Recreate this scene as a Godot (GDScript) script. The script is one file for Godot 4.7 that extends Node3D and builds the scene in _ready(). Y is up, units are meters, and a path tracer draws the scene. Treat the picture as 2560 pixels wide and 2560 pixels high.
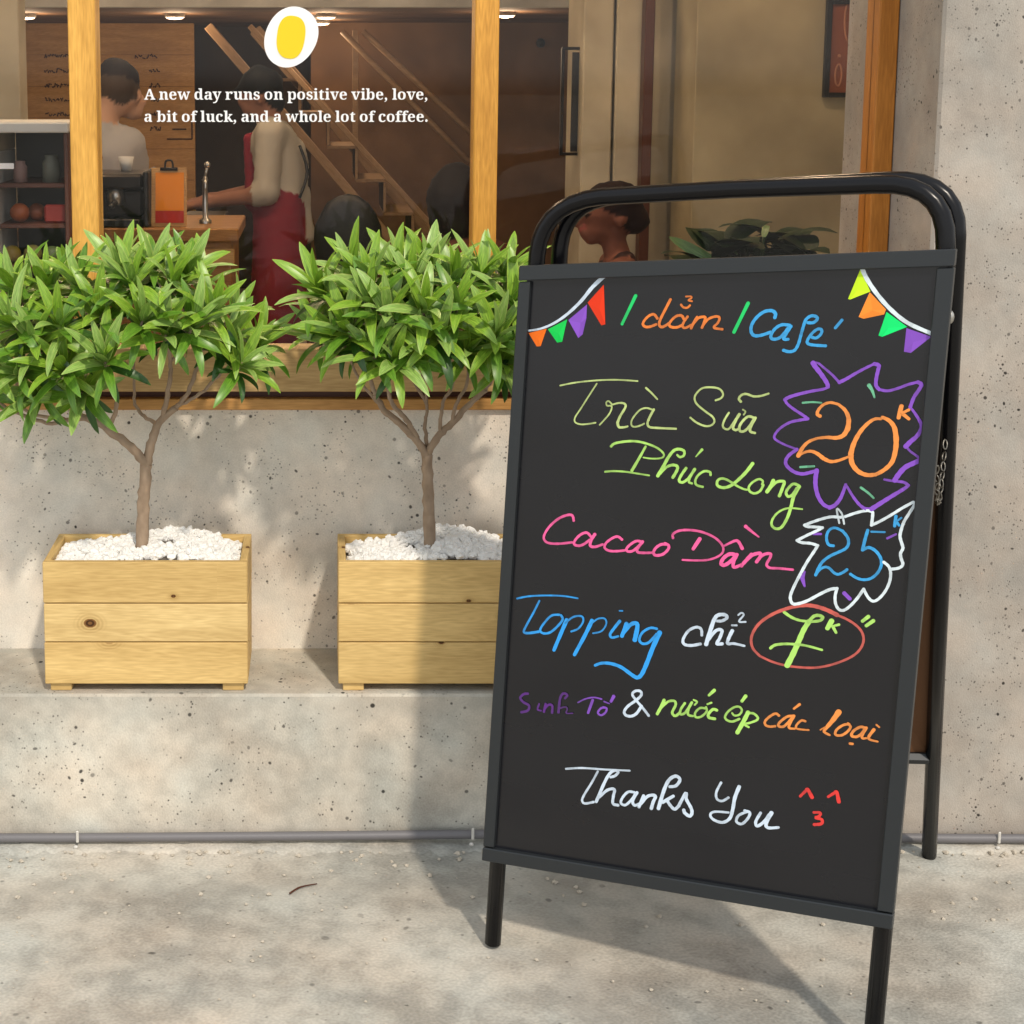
extends Node3D
# A café front: concrete ledge with two planted wooden boxes, a timber window with the room behind it, and a folding menu board.

const ZF := -3.18      # front face of the base wall and the pier
const ZB := -3.452     # wall under the window, behind the planters
const ZW := -3.415     # front face of the timber window frame
const YL := 0.3265     # top of the ledge
const BO := Vector3(0.36009, 1.27448, -2.79399)     # top left corner of the menu board
const BX := Vector3(0.860797, 0.094244, 0.500147)   # along its top edge
const BY := Vector3(0.048673, 0.998465, -0.026424)  # up its side
const BN := Vector3(-0.505695, 0.047449, 0.861406)  # out of its face
const BW := 0.7227
const BH := 1.1001

const WRITING := [
	["green_slash", "green chalk stroke before the orange word", "green", [[6,5.5,214.4,59.3,194,107.2]]],
	["orange_word", "orange handwritten word dẳm", "orange", [[4.6,4.6,255.6,99.1,249.2,92,241.1,93.9,233.9,100.8,230.8,108.2,235.9,113,244.6,112.7,254.2,109.1], [5,4.6,275.9,67.2,268.5,83.5,261.1,100.3,259.7,109.8,264.3,113.9,270.6,111.5,276.8,107.3], [4.6,4.6,301.6,101,297.3,95.1,288.8,95.5,280.7,102.3,277,110.1,281.6,114.2,291.3,114.6,298.5,111.5], [4.6,4.2,307.7,97,302.3,105.3,300.2,113.2,305.7,115.9,314.5,111.4], [3.7,3.7,294.8,76.3,299.4,81,305.9,81.8,310.3,78.1], [2.9,2.9,302.3,62.8,310.8,63,312.1,65.6,307,69.2,313.5,71.1], [5,5,324.1,98.3,318.5,108.7,315.5,116.4], [4.6,4.6,317.6,110.8,326.3,99.8,336.1,97.9,338.1,101.7,333.9,115.9], [4.5,4.1,335.3,112.1,343.3,101.8,355.6,97.5,362.2,100.1,360,108.4,353.9,116.2,368.7,119.2]]],
	["green_slash_001", "green chalk stroke between the orange word and the blue word", "green", [[6.2,5.8,407.7,76.7,388.2,124.2]]],
	["blue_word", "blue handwritten word Café", "blue", [[5.7,5.3,453.3,101.4,453.7,94.7,447.3,89.9,435.3,91.3,423.8,100.3,416.6,112.5,416.5,123.8,422.2,130.5,433.3,130.2,448.1,125.3], [5.2,5.2,478.4,114.5,466.3,113.3,456.6,118.3,450.3,127.4,449.9,134.6,456.1,137.1,465.9,133.1,475.8,119.6], [6.1,4.8,480.1,116.2,474.4,126.7,470.5,136.5,477.8,137.4], [5.1,5.1,506.8,110.6,515.7,110.7,521.5,105.2,518.7,100.7,510.8,99.9,503.4,105.9,500.4,116.9,497.6,131.1,494.8,145.3,489.7,155.4,480.9,157.8,471.7,155.3], [4.8,4.8,511.6,132.9,521.6,135.9,529,129.9,529.8,122.9,523.4,121.4,515.1,128.3,509.1,138.4,509.6,144.4,518.6,147.2,538.4,148.8], [5.2,4.8,560.2,107.5,551.1,119.8]]],
	["lime_words", "pale lime handwritten words Trà Sữa", "lime", [[2.9,2.9,88.2,214.6,116.9,209.2,156.3,205.3,193.2,204.4,228.8,206.5], [2.9,2.9,155.6,211.2,142.9,232.4,129.1,255.9,120.1,270.9,120.8,279.4,131,283.1,144.3,282.3,158.4,279.9], [2.9,2.9,185.5,246.9,179.7,241.7,175.5,243.8,177,249.5,183.5,249.8,186,253.2,182.4,263.8,172.4,276.6,166.3,283.4], [2.9,5,185.6,248.1,198.3,244.7,208.1,245.8,210.5,251.9,202.2,267.7,198.3,279.4], [5,3.3,198.3,279.4,201.4,286.7,210.1,287,216.9,285.4], [3.1,3.1,257.9,255.6,248.2,253,237.8,255.8,228.9,265.3,223.2,275.8,224.5,284.2,231.5,285.8,240.9,282.9,246,280.1], [4.5,3.7,261.1,255.6,254.7,269.2,251.9,279.6,256,285.8,269.8,287.2,302.4,288.1], [3.7,2.9,244.6,218.3,254.7,226.6,266.1,237.5], [3.4,3.4,366.4,238.8,375.2,235.1,378.1,228,372,219.9,359.6,216.9,343.4,218,333.8,226.2,330.4,235.4,335.3,245.6,350.6,257.7,363.5,266.7,367.2,274.8,362.6,281,352.5,282.6,337.8,277.3,325.8,268.6], [3.6,3.6,390.3,259.7,384.1,271.5,381.9,281.7,386.3,286.8,393.3,286,402.2,271.3,407.1,262.7], [5.2,4,407.9,262.1,402.4,273.3,399.2,284.5,404,288.5,409.8,286], [2.8,2.8,413.2,254,417.9,257.4,415.5,262.6], [4.3,3.5,408.8,240.9,405,235.9,408.9,229.8,416.7,227.8,429,231.7,440.7,231,453.2,227], [4.4,4.4,432.8,267.9,423.7,265.4,416.2,271.1,410,281.3,411.1,289.8,417.7,290.3,425.1,283.5,432.1,270.9], [5.2,4,434.8,267.8,428.9,281,428,290.1,436.2,293]]],
	["lime_words_001", "lime handwritten words Phúc Long", "lime2", [[4.8,2.6,189.6,320.9,196,315.7,213.2,312.1,232.4,311.1,251.8,314.5,271.3,321.5,283.3,330.6,283.8,337.1,275.6,340.1,261.3,340.5,248.8,339], [4.1,5.6,251.3,320.1,242.2,339.1,230.4,362.1], [3.7,2.9,182.1,366,197.6,364.4,219,364.9,240.4,367.4,261.6,370], [3.7,6.2,307.9,333.1,312.9,336.7,319.5,333.4,319,326,310.9,323.1,301.7,325.5,293.2,336.9,285.1,353.9,276.9,370], [4.4,5.5,280.7,366.2,290.8,354.7,301.8,350.6,309.8,353.2,309.1,360.6,303.4,372], [5.1,4.4,324.9,355.5,317.5,367.8,314.5,377.2,320.8,380,329.6,373.4,337.6,360.7], [5.5,3.6,339.9,356.9,333.4,369.2,331.5,378.5,337.3,381.3], [4.3,4,367.8,365.8,365.9,360.7,356.3,359.8,346.7,366.9,342.5,376.3,345.2,383.6,356,386.5], [5.1,1.8,349.8,323.1,340.2,335.3], [6.1,3.2,436.5,344.4,426.9,358.9,415.4,372,403.6,382.5,391.3,386.6,381,383.3,380.4,375,387.3,371.1,397.5,373.5,410.8,381.3,423.8,387.2,431.5,388.8], [3.6,4.3,454.9,378.8,455.7,373.4,449.2,370,439,375.8,433.4,384.1,435.8,391.3,444,394.3,452.6,389.8,457.1,379.7], [6.4,6.4,472.7,371.9,469.5,381,464.1,390.7], [4.6,5.3,467.4,386.9,477.8,374.4,490.3,373.1,488.9,382.2,484.5,397.1], [4.6,4.6,513.9,378.6,505.9,376.2,499.4,381.8,494.9,391,498.9,397.6,505.6,394.1,511.6,383.1], [6,2.8,515.2,380.3,507.6,397.7,504.7,415.8,500.1,434,492.6,448.9,484.1,452.4,476.7,447.8,475.9,438.8,482.1,427.6,492,419.9,503.9,416.7,523.1,417.7]]],
	["pink_words", "pink handwritten words Cacao Dầm", "pink", [[4.8,4.3,130.6,455.4,127.4,446.5,118.9,445.6,102.7,452.5,86.9,466.9,77.6,482.3,77.5,492.3,86.5,498,105.9,498.2,130,494.4], [4.8,4.8,164.7,482.7,156.7,475.8,146.7,478.7,137.2,487.9,134,496.7,141.9,499.9,151.8,496.9,162.6,488.2], [6.2,4.3,171.2,478,165.2,488.8,164.6,498.7,173.5,500.1,187,495], [4.7,4.3,221.5,484.6,213.3,479.7,203.6,483.1,193,492.2,191.2,500.9,200.2,505.7,215.1,505.4,228.6,503.1], [4.7,4.7,258.5,487,248.2,485.6,238.8,491,230.8,499.9,233.6,504.8,243.3,502.8,254.7,491.3], [5.6,4.2,258.5,486.3,250.4,498.8,251.6,505.2,264.3,505.7,276.8,504.5], [5.1,5.1,302.2,488.7,292.1,489.2,283,495.7,279.2,504.4,283.9,508.9,295.8,506.3,304.7,496.9,304.7,490.2,298,487.2], [4.6,3.5,311.6,477,311.1,470.3,321.3,463.8,340.1,461.7,361.4,464.2,383.1,472.5,396.8,484.7,398.8,496.3,390.2,505.1,374.4,511.4,353.5,513.6,331.1,514], [6.9,6,357.7,476.2,348,493.8], [6.4,6.4,421,500.2,410.6,499.2,400.8,506.8,397.4,516.4,403.4,518.6,412.7,511.9,420.5,502.6], [6.4,5,422.6,499.6,417.9,512.8,419.7,521.4,430.8,516.5], [3.6,5.9,400.3,485.7,409.1,480.5,418,476,423.8,477.4,430.8,488.4], [5.9,2.7,433.1,450.8,444,458.9,456.4,467.5], [5.9,5.9,446.6,497.8,438.8,508,431.6,518.3], [5.9,5.9,435.1,513.4,447.7,499.4,460.4,495.1,461.4,500.9,456.2,509.8], [5.4,4,457.3,506.9,466.7,497.1,477.5,494.8,478,501.1,473.1,512.9,478.5,518.6,493.8,518.6,516.5,519.5]]],
	["blue_word_001", "blue handwritten word Topping", "sky", [[3.6,2.9,32.9,603.4,54.5,597.8,86.3,593.9,120.3,592.4,148.2,594.6], [3.7,5.1,76,604.6,66.4,626.6,53.3,653.7,50.3,664,59.1,665.4,78.6,661.1], [4.1,4.6,115.9,627,101,629.8,88.5,643.8,81.3,657.4,87.4,663.3,100.7,660.5,114.4,647.5,122.6,635.1,119.1,627.9], [7.8,6.4,130.1,635.7,121.4,659.9,110.2,692], [3.6,3.6,128.1,641,142.2,628.9,157.6,626.5,161.1,635.6,153.2,649,140.4,655.5], [7.7,6.4,177.2,633.1,166,660.8,149.4,696.9], [3.2,3.2,175.3,639.5,187.5,628.8,200.4,627.3,203.9,636.7,196.2,650.1,181.1,655.3], [5.8,4,228,629.7,219.2,642.4,212.3,654.6,216.2,660,227.2,656.8], [2.7,2.7,226.2,611.2,231.8,610.8], [7.6,7.1,240.6,633.3,234.1,655.5], [6.2,8.5,236.5,650.2,248.8,633.6,260.3,633.3,257.7,660.4], [4.4,4.9,295.5,637.7,283.6,637.1,270.5,646.2,265.7,659.2,272,666,283.2,662.7,295.7,647], [8.6,5,300.5,644.4,290.7,670.8,281.5,701.4,273.8,721.6,266.1,727.5,255.4,722.8,235.9,711.5,216.8,707,200.4,707.9,188.9,712.9]]],
	["white_word", "white handwritten word chỉ", "white", [[4.8,5.2,374,642.7,372,632.1,363,629.4,350.2,637.2,342.4,652.6,345.3,660.9,357.7,661.9,372.9,657.8], [4.8,7.4,398.3,615.8,406.9,614.7,414.5,608.5,410.4,604,399.6,605.2,393.6,612.4,388.5,630.7,382.8,657.4], [5.6,5.6,385.9,649.3,397.4,632.6,407.6,631.3,404.9,644.9,400.7,654.9,410,654.3], [6.4,3.9,425.1,630.5,420.1,643.6,419.1,653.3,429.4,652.2,447.3,654.6], [3.4,3.4,423.7,621.1,431.7,620.5], [3.2,3.2,433.1,602.6,438.1,598.5,442.1,601.9,435,613.5,446.2,613.3]]],
	["purple_words", "faint purple handwritten words Sinh Tố", "dimpurple", [[4.7,4.7,65.8,777.5,57.5,779.4,51.7,787,58.5,794.4,69.3,799.2,67.9,808.5,55.6,813.3], [3.5,3.5,88.8,794.1,86.4,804.4,93.1,806.1], [4.2,4.6,101.1,792.8,99,807.4], [4.2,4.6,99.5,803,106,794.3,113.8,794.4,114.7,807.7], [4.2,5,137.1,778.6,141.1,772.2,133.4,770,128,779.9,126.7,805.4], [3.4,2.3,127.6,798.3,139.2,794.2,142.9,798.2,141.4,805.3,153.5,804.2]]],
	["purple_words_001", "purple handwritten word Tố", "purple", [[2.6,3,161.8,783.8,174.4,776,190.1,771.3,205.1,772.7], [5.3,4.6,188.8,776.4,182.1,800.2], [3.8,3.8,213.5,787.5,205.3,789.4,200,797.8,206.2,802,213.8,796.3,215.6,788.6,209.1,787], [3,2.3,210,776.7,219.9,779.3], [6.4,4.9,226.8,765.5,222.7,775.1]]],
	["white_ampersand", "white handwritten ampersand", "white", [[4.5,5.2,292.2,793.4,281.3,781.4,266.6,767.1,260.1,758.1,265.5,751.7,274.2,751.4,276.1,758.4,266.8,769,254,780.1,247.9,790.5,251.3,797,261.1,797.6,270.4,791.4,278.1,777.5]]],
	["lime_words_002", "lime handwritten words nước ép", "lime2", [[5.6,5.6,317.3,762.7,313.4,773.7,307.2,788.2], [4.4,4.8,312.2,778,324.2,764.8,335.4,762.3,338.2,769,333.2,783,339.2,788.3,346.7,781.5], [4.4,4.4,354,764.1,347.7,775.7,347.8,784.3,355.7,780.9,363.1,767.3], [5.1,4,365.9,761.8,360.8,774.2,361.5,783.7,369.5,785.1], [3.3,3.3,368.8,756.8,375,759.3,371.3,765.1], [4,4,390.7,769.4,381,769.7,373.3,778.6,374.9,786.4,384,784.4,392.6,774.5,391.1,767.1], [3.6,3.6,393,761.6,399.6,758.2], [5.8,4.7,402.9,736.1,394.6,745.5], [5.1,5.1,409.8,770.3,403.3,769.5,396.5,777.9,397.4,784.4,407.7,785.5], [3.5,4.2,436.2,772.5,440.5,776.2,448.4,773.7,452.1,765.8,447.3,760.2,438.6,762,428.8,770.9,424.7,780.5,429.1,785.8,438.1,786.8,448.9,781.1], [6.1,5.4,456.5,740.5,451,749.8], [7.4,7.1,462.7,768.4,455.8,786.1,447.6,804.9], [4.2,3.8,463.7,769.5,472,769.4,479.2,775.2,477.7,780.3,467,786,458,789.5,465.5,793.6]]],
	["orange_words", "orange handwritten words các loại", "orange2", [[4.4,4.1,513.8,768.3,508.1,765.4,499.1,771.3,491.9,780.3,493.2,786.8,500.5,788.7,509,786.9], [4.4,4.4,536.6,766.3,527.1,768.6,516.2,779.2,514.4,786,522.3,786.2,529.5,778.5,535.7,768.8], [5.3,3.5,538.1,766.1,532.9,778.9,532,787.2,541.1,787.5], [4.7,3.8,545.7,745.4,537.2,753.6], [4.1,3.1,557.2,772.9,550.7,772.5,543.6,781,544.1,786.6,553.5,787.5,563.8,787.1], [9.7,5.6,608.8,751.7,600.7,766.3,591.2,780.7], [5.3,3.7,591.2,780.7,588.7,787.1,597.8,791.5], [2.5,2.5,582.4,784.6,589.9,778.9], [4.3,4.3,626.9,769.8,617.8,772.4,608,781.6,607.2,789.8,616.2,789.8,624.7,783.2,629.5,774.3,625,768.8], [4.6,4.6,652.5,773.2,644.7,772.5,634.9,780.1,632.2,788.4,640.2,789.4,647.2,783.7,651.7,775.7], [5.2,3.4,654,772.7,649.1,784.8,649.5,790.7,655.4,789.8], [5.5,3.1,666.1,774.3,659.3,786.8,661.5,791.6,673.5,793.4], [3.1,3.1,669.1,766.2,673.7,769.5], [4.3,4.3,630.8,802.2,634.8,802.2]]],
	["white_words", "white handwritten words Thanks You", "white", [[3.9,3.4,148,908,178,902.5,219.5,899.8,265.7,895.9], [4,4.5,207.5,905,197.9,926.8,185.7,950.6,182.3,962.2,188.2,966.8,203.8,961.9], [4.7,5.8,231.5,912.2,239.4,908.9,244.9,901.4,238.7,898.9,229.6,906.1,221.3,923.7,208.7,960.4], [5.2,5.2,213.6,951.4,227.7,936.5,240.4,933.4,239.4,945.9,239.6,959.5,249.3,961.2], [4.7,4.7,276.7,933.9,265.9,934.5,257.1,944.8,253.8,956.1,262.2,959.1,272.3,948.6,278.3,937.7], [5.7,4.7,281.5,933.7,275.1,949,278.9,957.2,289.4,951.9], [5.7,5.7,294,937.7,287.2,958.8], [5.2,6.2,290.7,952.3,301.7,937.2,314.9,934.8,311.8,946.6,309.4,958.3], [5.2,6.7,338.9,915,349.7,911.7,355.9,900.2,348.4,894.7,337.2,902.7,329.4,922.5,322.1,956.4], [5.7,5.7,328.4,944.7,346.4,930.9], [5.6,5.6,336.6,940.9,343.3,948.8,350.8,953.7,358.1,945.9], [5.6,6.1,357.6,946,368.1,922,369.7,933,379.2,947.7,381.2,956.8,377.2,962.2,369,957.7,366.8,953], [4.3,4.3,426.8,895.9,420,914,422.2,925.6,431.3,927.8,441.4,920.3], [6.6,3.8,457.8,899.1,452.2,918.8,450.1,940.1,446.3,956.5,434.3,965.4,418.7,962.5,412.9,954.8,420.1,948.4,443.5,946.4], [4.5,5,474.2,940.6,461,949.1,458,960.1,467.1,963.2,476.4,952.6,479.3,941.7,470.3,939.3], [5,5.5,497.1,939.4,490.4,955.3,493.5,962.9,504,953.8,511.6,940.4], [7,4.5,515,936.7,507.8,955.3,511.4,963.1,528.5,960]]],
	["red_face", "small red handwritten face of two carets and a 3", "red", [[4.4,6.4,559.3,901.7,567.6,891,570.3,888.1,578.5,900.5], [4.4,6.3,604.1,896.2,613,888.6,616.8,886.3,621.7,902.1], [4.4,5.4,583.3,926,593.8,925,592.6,931.1,586.9,934.5,597.1,936.1,597.2,943.2,586.1,946.4]]],
	["purple_starburst", "purple starburst outline around the orange price", "purple", [[3.4,5.1,504.4,318,487.1,311.9,473.9,305.4,468.5,300.4,470,293.1,477.7,283.6,491.1,274.7,504.8,270.9,520.1,268.1], [4.8,4.3,520.1,268.1,511,261.8,494.8,251.6,484.3,243.1,480.7,237.1], [6.2,4.2,480.7,237.1,486.3,233,501.3,227.9,521.6,222.8,540.6,219.2,547.4,215.6], [6.2,7.9,547.4,215.6,545.2,209.2,535.9,196,524.5,182.2,520.6,176.5], [3.3,4.2,520.6,176.5,528.2,176.6,537.7,183.7,552.3,195.8,564.5,208.1], [6.1,4.1,564.5,208.1,574.6,202.8,587.4,194.4,602.7,185.3,616,178.4], [6.1,5.5,616,178.4,623.1,180.8,622.8,187.5,621.2,200,621.6,212.6,627.1,219.5], [4.6,4.6,627.1,219.5,640.2,221.6,655.6,217.3,670.7,211.1,684,207.6], [6,5.5,684,207.6,689.8,211.3,687,219.3,680.3,231.8,676.2,247.3], [3.3,8.2,676.2,247.3,683.7,256.6,692.9,270.4,695.5,280,690.7,292.6,681.2,302.5,675.3,309.9], [3.3,4.1,675.3,309.9,682.5,317.8,693.9,325.8,697.6,332], [7.7,8.3,697.6,332,689.3,336.4,676.9,343.7,667.5,356.2,663.3,364.8], [3.6,4.9,647.1,364.3,660.5,366.3,676.4,367.6,684.2,372.5], [5,7.8,684.2,372.5,677.3,378.7,660,391.3,645.1,402.5,631.9,412.6], [5.6,3.6,631.9,412.6,621.9,412.7,611.9,406,601.4,393.6,592.1,379.7,588.3,374.6], [4.8,7,588.3,374.6,585.8,385.6,581.5,398.7,574.1,409,566.3,413.2], [5.6,7.6,566.3,413.2,556.2,408.3,546.9,395.7,541.4,378.6,540.3,365.7,540.9,353], [5.7,5.7,540.9,353,529.9,356.7,518.9,359.2,506.2,356.7,494.3,348.4,490,339.8,494.1,329.5,506.6,318.8]]],
	["orange_price", "orange handwritten price 20 K", "orange2", [[5.6,4.2,539,263.6,534.1,260.1,535.8,252.6,542.7,244.7,553.4,241.1,565.8,243.8], [4.2,8.4,565.8,243.8,577.5,253.6,584.1,267.7,584,283.3], [8.4,4.2,584,283.3,578.2,294,567.7,298.5,552.6,298,537.6,299.8], [4.2,7.1,537.6,299.8,524.3,305.8,515.4,316,509.8,329.1], [3.7,6.5,509.8,329.1,520.2,323.1,529.7,321.4,539.7,325.1,550,332.7], [6.4,3.9,550,332.7,561.3,337.4,573.5,335.6,588.2,329.3], [4.2,8.4,634.1,266.6,624.2,267.1,614.2,274.3,603.3,288.6,595.5,307.1,592.2,324.2], [8.3,6.1,592.2,324.2,595.5,339.7,606,352.2,619.9,357.7,633.2,356.6], [6,8.2,633.2,356.6,645.8,348.5,656.5,335.2,660.1,315.5,659.6,298.8], [8.3,5,659.6,298.8,655.4,280.7,646.9,269.6,635.6,263.9], [6.9,6.3,662.9,246,660.3,264.2], [4.7,4.1,674.5,251.6,664.2,257.1], [6,4.9,664.2,256.9,675.7,266.2]]],
	["green_dashes", "small green chalk dashes inside the purple starburst", "dash", [[3.6,2.8,509.6,241.9,524.5,240.6,539.3,241.6], [6.3,2.8,610.7,212.9,616.3,221,620.9,232.4], [3.9,3.4,514.5,348.1,536.2,346], [3.9,3.3,612.3,378.7,623.7,386.4,633.3,394.8]]],
	["white_cloud", "white jagged outline around the blue price", "white2", [[3,3,583.6,438.2,577.7,415.2,585,420.5,588.4,428.1,591.3,439], [4.6,4.9,591.8,427.1,606.5,420.8,622.9,415.9,632.7,417.2,634.2,423.7,633.8,439.1], [4.6,4.6,633.8,439.1,645.5,432.6,662.2,421.2,678.7,408.8,693.7,399.1], [4.8,4.8,693.7,399.1,696.4,402.2,690.2,415.3,682.8,430.8,679.2,446.3,679,456.9,684,470.7,684.4,475.4,681.8,482.6,683.5,490.8,686.8,500,681.6,506.2,669.7,509], [4.7,4.7,585.6,428.5,570.8,428.3,557.4,431.9,541.7,438.1,528.9,444.1], [4.9,4.7,528.9,444.1,534.3,446.3,545.9,446.3,558,446.9], [4.7,4.7,558,446.9,549.8,452.2,535.4,460.2,519,470.1], [4.9,4.7,519,470.1,527.2,473.3,541.2,473.8,553,476.8], [4.9,5.2,553,476.8,548,486.7,538,505.5,528.2,528,519.5,550.6,516,565.5,520.4,576.2,529.7,575.8,544.4,569.5,563.1,557.2,578.5,548.3,589.2,546], [4.7,4.9,589.2,546,587.3,557.9,589,571.1,594.9,580.3,602.9,581.2,612.5,573,622.6,559,630.7,544.1], [4.6,4.6,630.7,544.1,638.2,556.7,646.5,562.9,655.1,558.4,664,545.3,669.3,529.5,669.7,515.3,666,504.8,657.7,498]]],
	["blue_price", "blue handwritten price 25 K", "blue", [[4.7,4.2,577.6,476,570.1,474.6,566,466.4,566.2,455.6,571.3,448.1,579.2,446.5,589.8,450.8], [4.7,5,589.8,450.8,598.6,461.1,600.8,471.7,596.7,479.7,587,485.7,573.9,493.1,563.2,502.7,557.2,514,553.6,526.1], [4.2,4.7,553.6,526.1,559.7,516.3,567.4,511.9,574.4,513.5,581.9,520.3,588.9,522.5,596.6,518.7,602.1,513.9], [5.1,5.3,628.7,447.6,625.8,463.2,623.6,480.2], [5.1,4.4,623.6,480.2,632.4,475.7,642.9,480.1,651.5,490.3,654.4,502,650.3,515.3,641.1,525.4,630.2,528.8,618.8,526.9,607.9,520.8], [3.5,3.2,634.5,449.7,654.9,449.3], [5.3,4.6,669.7,423,669.2,438.8], [3.2,3.2,678.1,425,670.8,431.6], [4.4,3.9,670.8,431.4,675.9,437.3]]],
	["purple_dashes", "small purple chalk dashes around the blue price", "purple", [[4.2,3.8,544.3,457.9,556.3,457.5], [3.9,3.4,659.7,459.3,672.2,451.9], [3.6,7.1,535.5,522,532.6,532.6], [7.1,3.6,532.6,532.6,537.5,545.9], [6.5,5.8,600.9,553.1,610.6,561.9]]],
	["red_ellipse", "red ellipse drawn around the lime price", "redring", [[7,4.2,592.9,590.2,578.4,583.9,562.3,579.2,546.4,577.5,528.5,580,510.7,586.1,490.7,596.1,472.2,610.7,461.7,626.1,457.7,642.2,461.9,657.6,474.5,669.8], [3.9,4.1,474.5,669.8,495,677.5,518.4,681.9,541.4,682.7,564,681.2,586,675.5,607.5,665.8,624.3,654.8,634.2,642.2,637.6,627.8,633.2,614.2,622.1,603.4,607.1,595.2,590,589.3]]],
	["lime_price", "lime handwritten price 7 K with ditto marks", "lime2", [[5.1,3.9,508.1,592.1,520.9,599.7,535,603.9,552,604.3], [4.6,5.8,552,604.6,566.4,601.6,570.7,595.7,563.5,593,555.8,595.5,548.7,605.2], [8.1,9.8,549.2,604.6,541.9,619.4,535.6,639,528.2,661.2,520.4,681.1], [5.1,3.7,490.8,654.6,497.3,649,510.9,645.7,526.9,644.6,547.4,645.2,574,650.2], [8.5,7.6,585.1,600.7,579.7,613], [4.3,3.4,597.2,605.8,588.3,608.7], [5.3,4.1,587.8,609.7,593.9,619.5], [5.9,5.7,641.9,588.7,633.4,596.8], [5.9,5.7,650.1,595,640,603.9]]],
	["white_string", "white bunting string drawn in the left corner", "white", [[3,7.7,18.1,116.7,43.8,113.3,68.9,103.8,93.2,87.8,116.9,65.5,135.7,42.1,156.4,23]]],
	["white_string_001", "white bunting string drawn in the right corner", "white2", [[6.6,5.8,584.7,26.1,593.8,43.6,613,69.8,635.7,94,661.6,114.2,698.4,131.4]]],
]
const FLAGS := [
	["orange_flag", "flagorange", [21.9,120.7,55.6,113.5,46.5,144.3,39,144.9]],
	["green_flag", "flaggreen", [58,114.6,92.8,97.6,86.3,137,77.1,138.4]],
	["purple_flag", "purple", [95.2,98.8,127.6,72.2,128.2,96.1,123.4,124.4,115.8,130.8]],
	["red_flag", "flagred", [128.5,69,155.7,38.4,163.4,107.6,156.3,109.2]],
	["yellow_flag", "flagyellow", [581.9,26.4,600.1,62.6,569.7,74.7,566.7,73.6]],
	["orange_flag_001", "flagorange2", [599.2,63.5,626.2,91.8,624,99.7,593.3,106,585.4,102.9]],
	["green_flag_001", "flaggreen2", [627.4,95.8,660.3,120,624.2,135.3,618.4,133.2]],
	["purple_flag_001", "purple", [659.5,122,697.6,136.2,669.4,161.4,659,159.4]],
]
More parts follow.
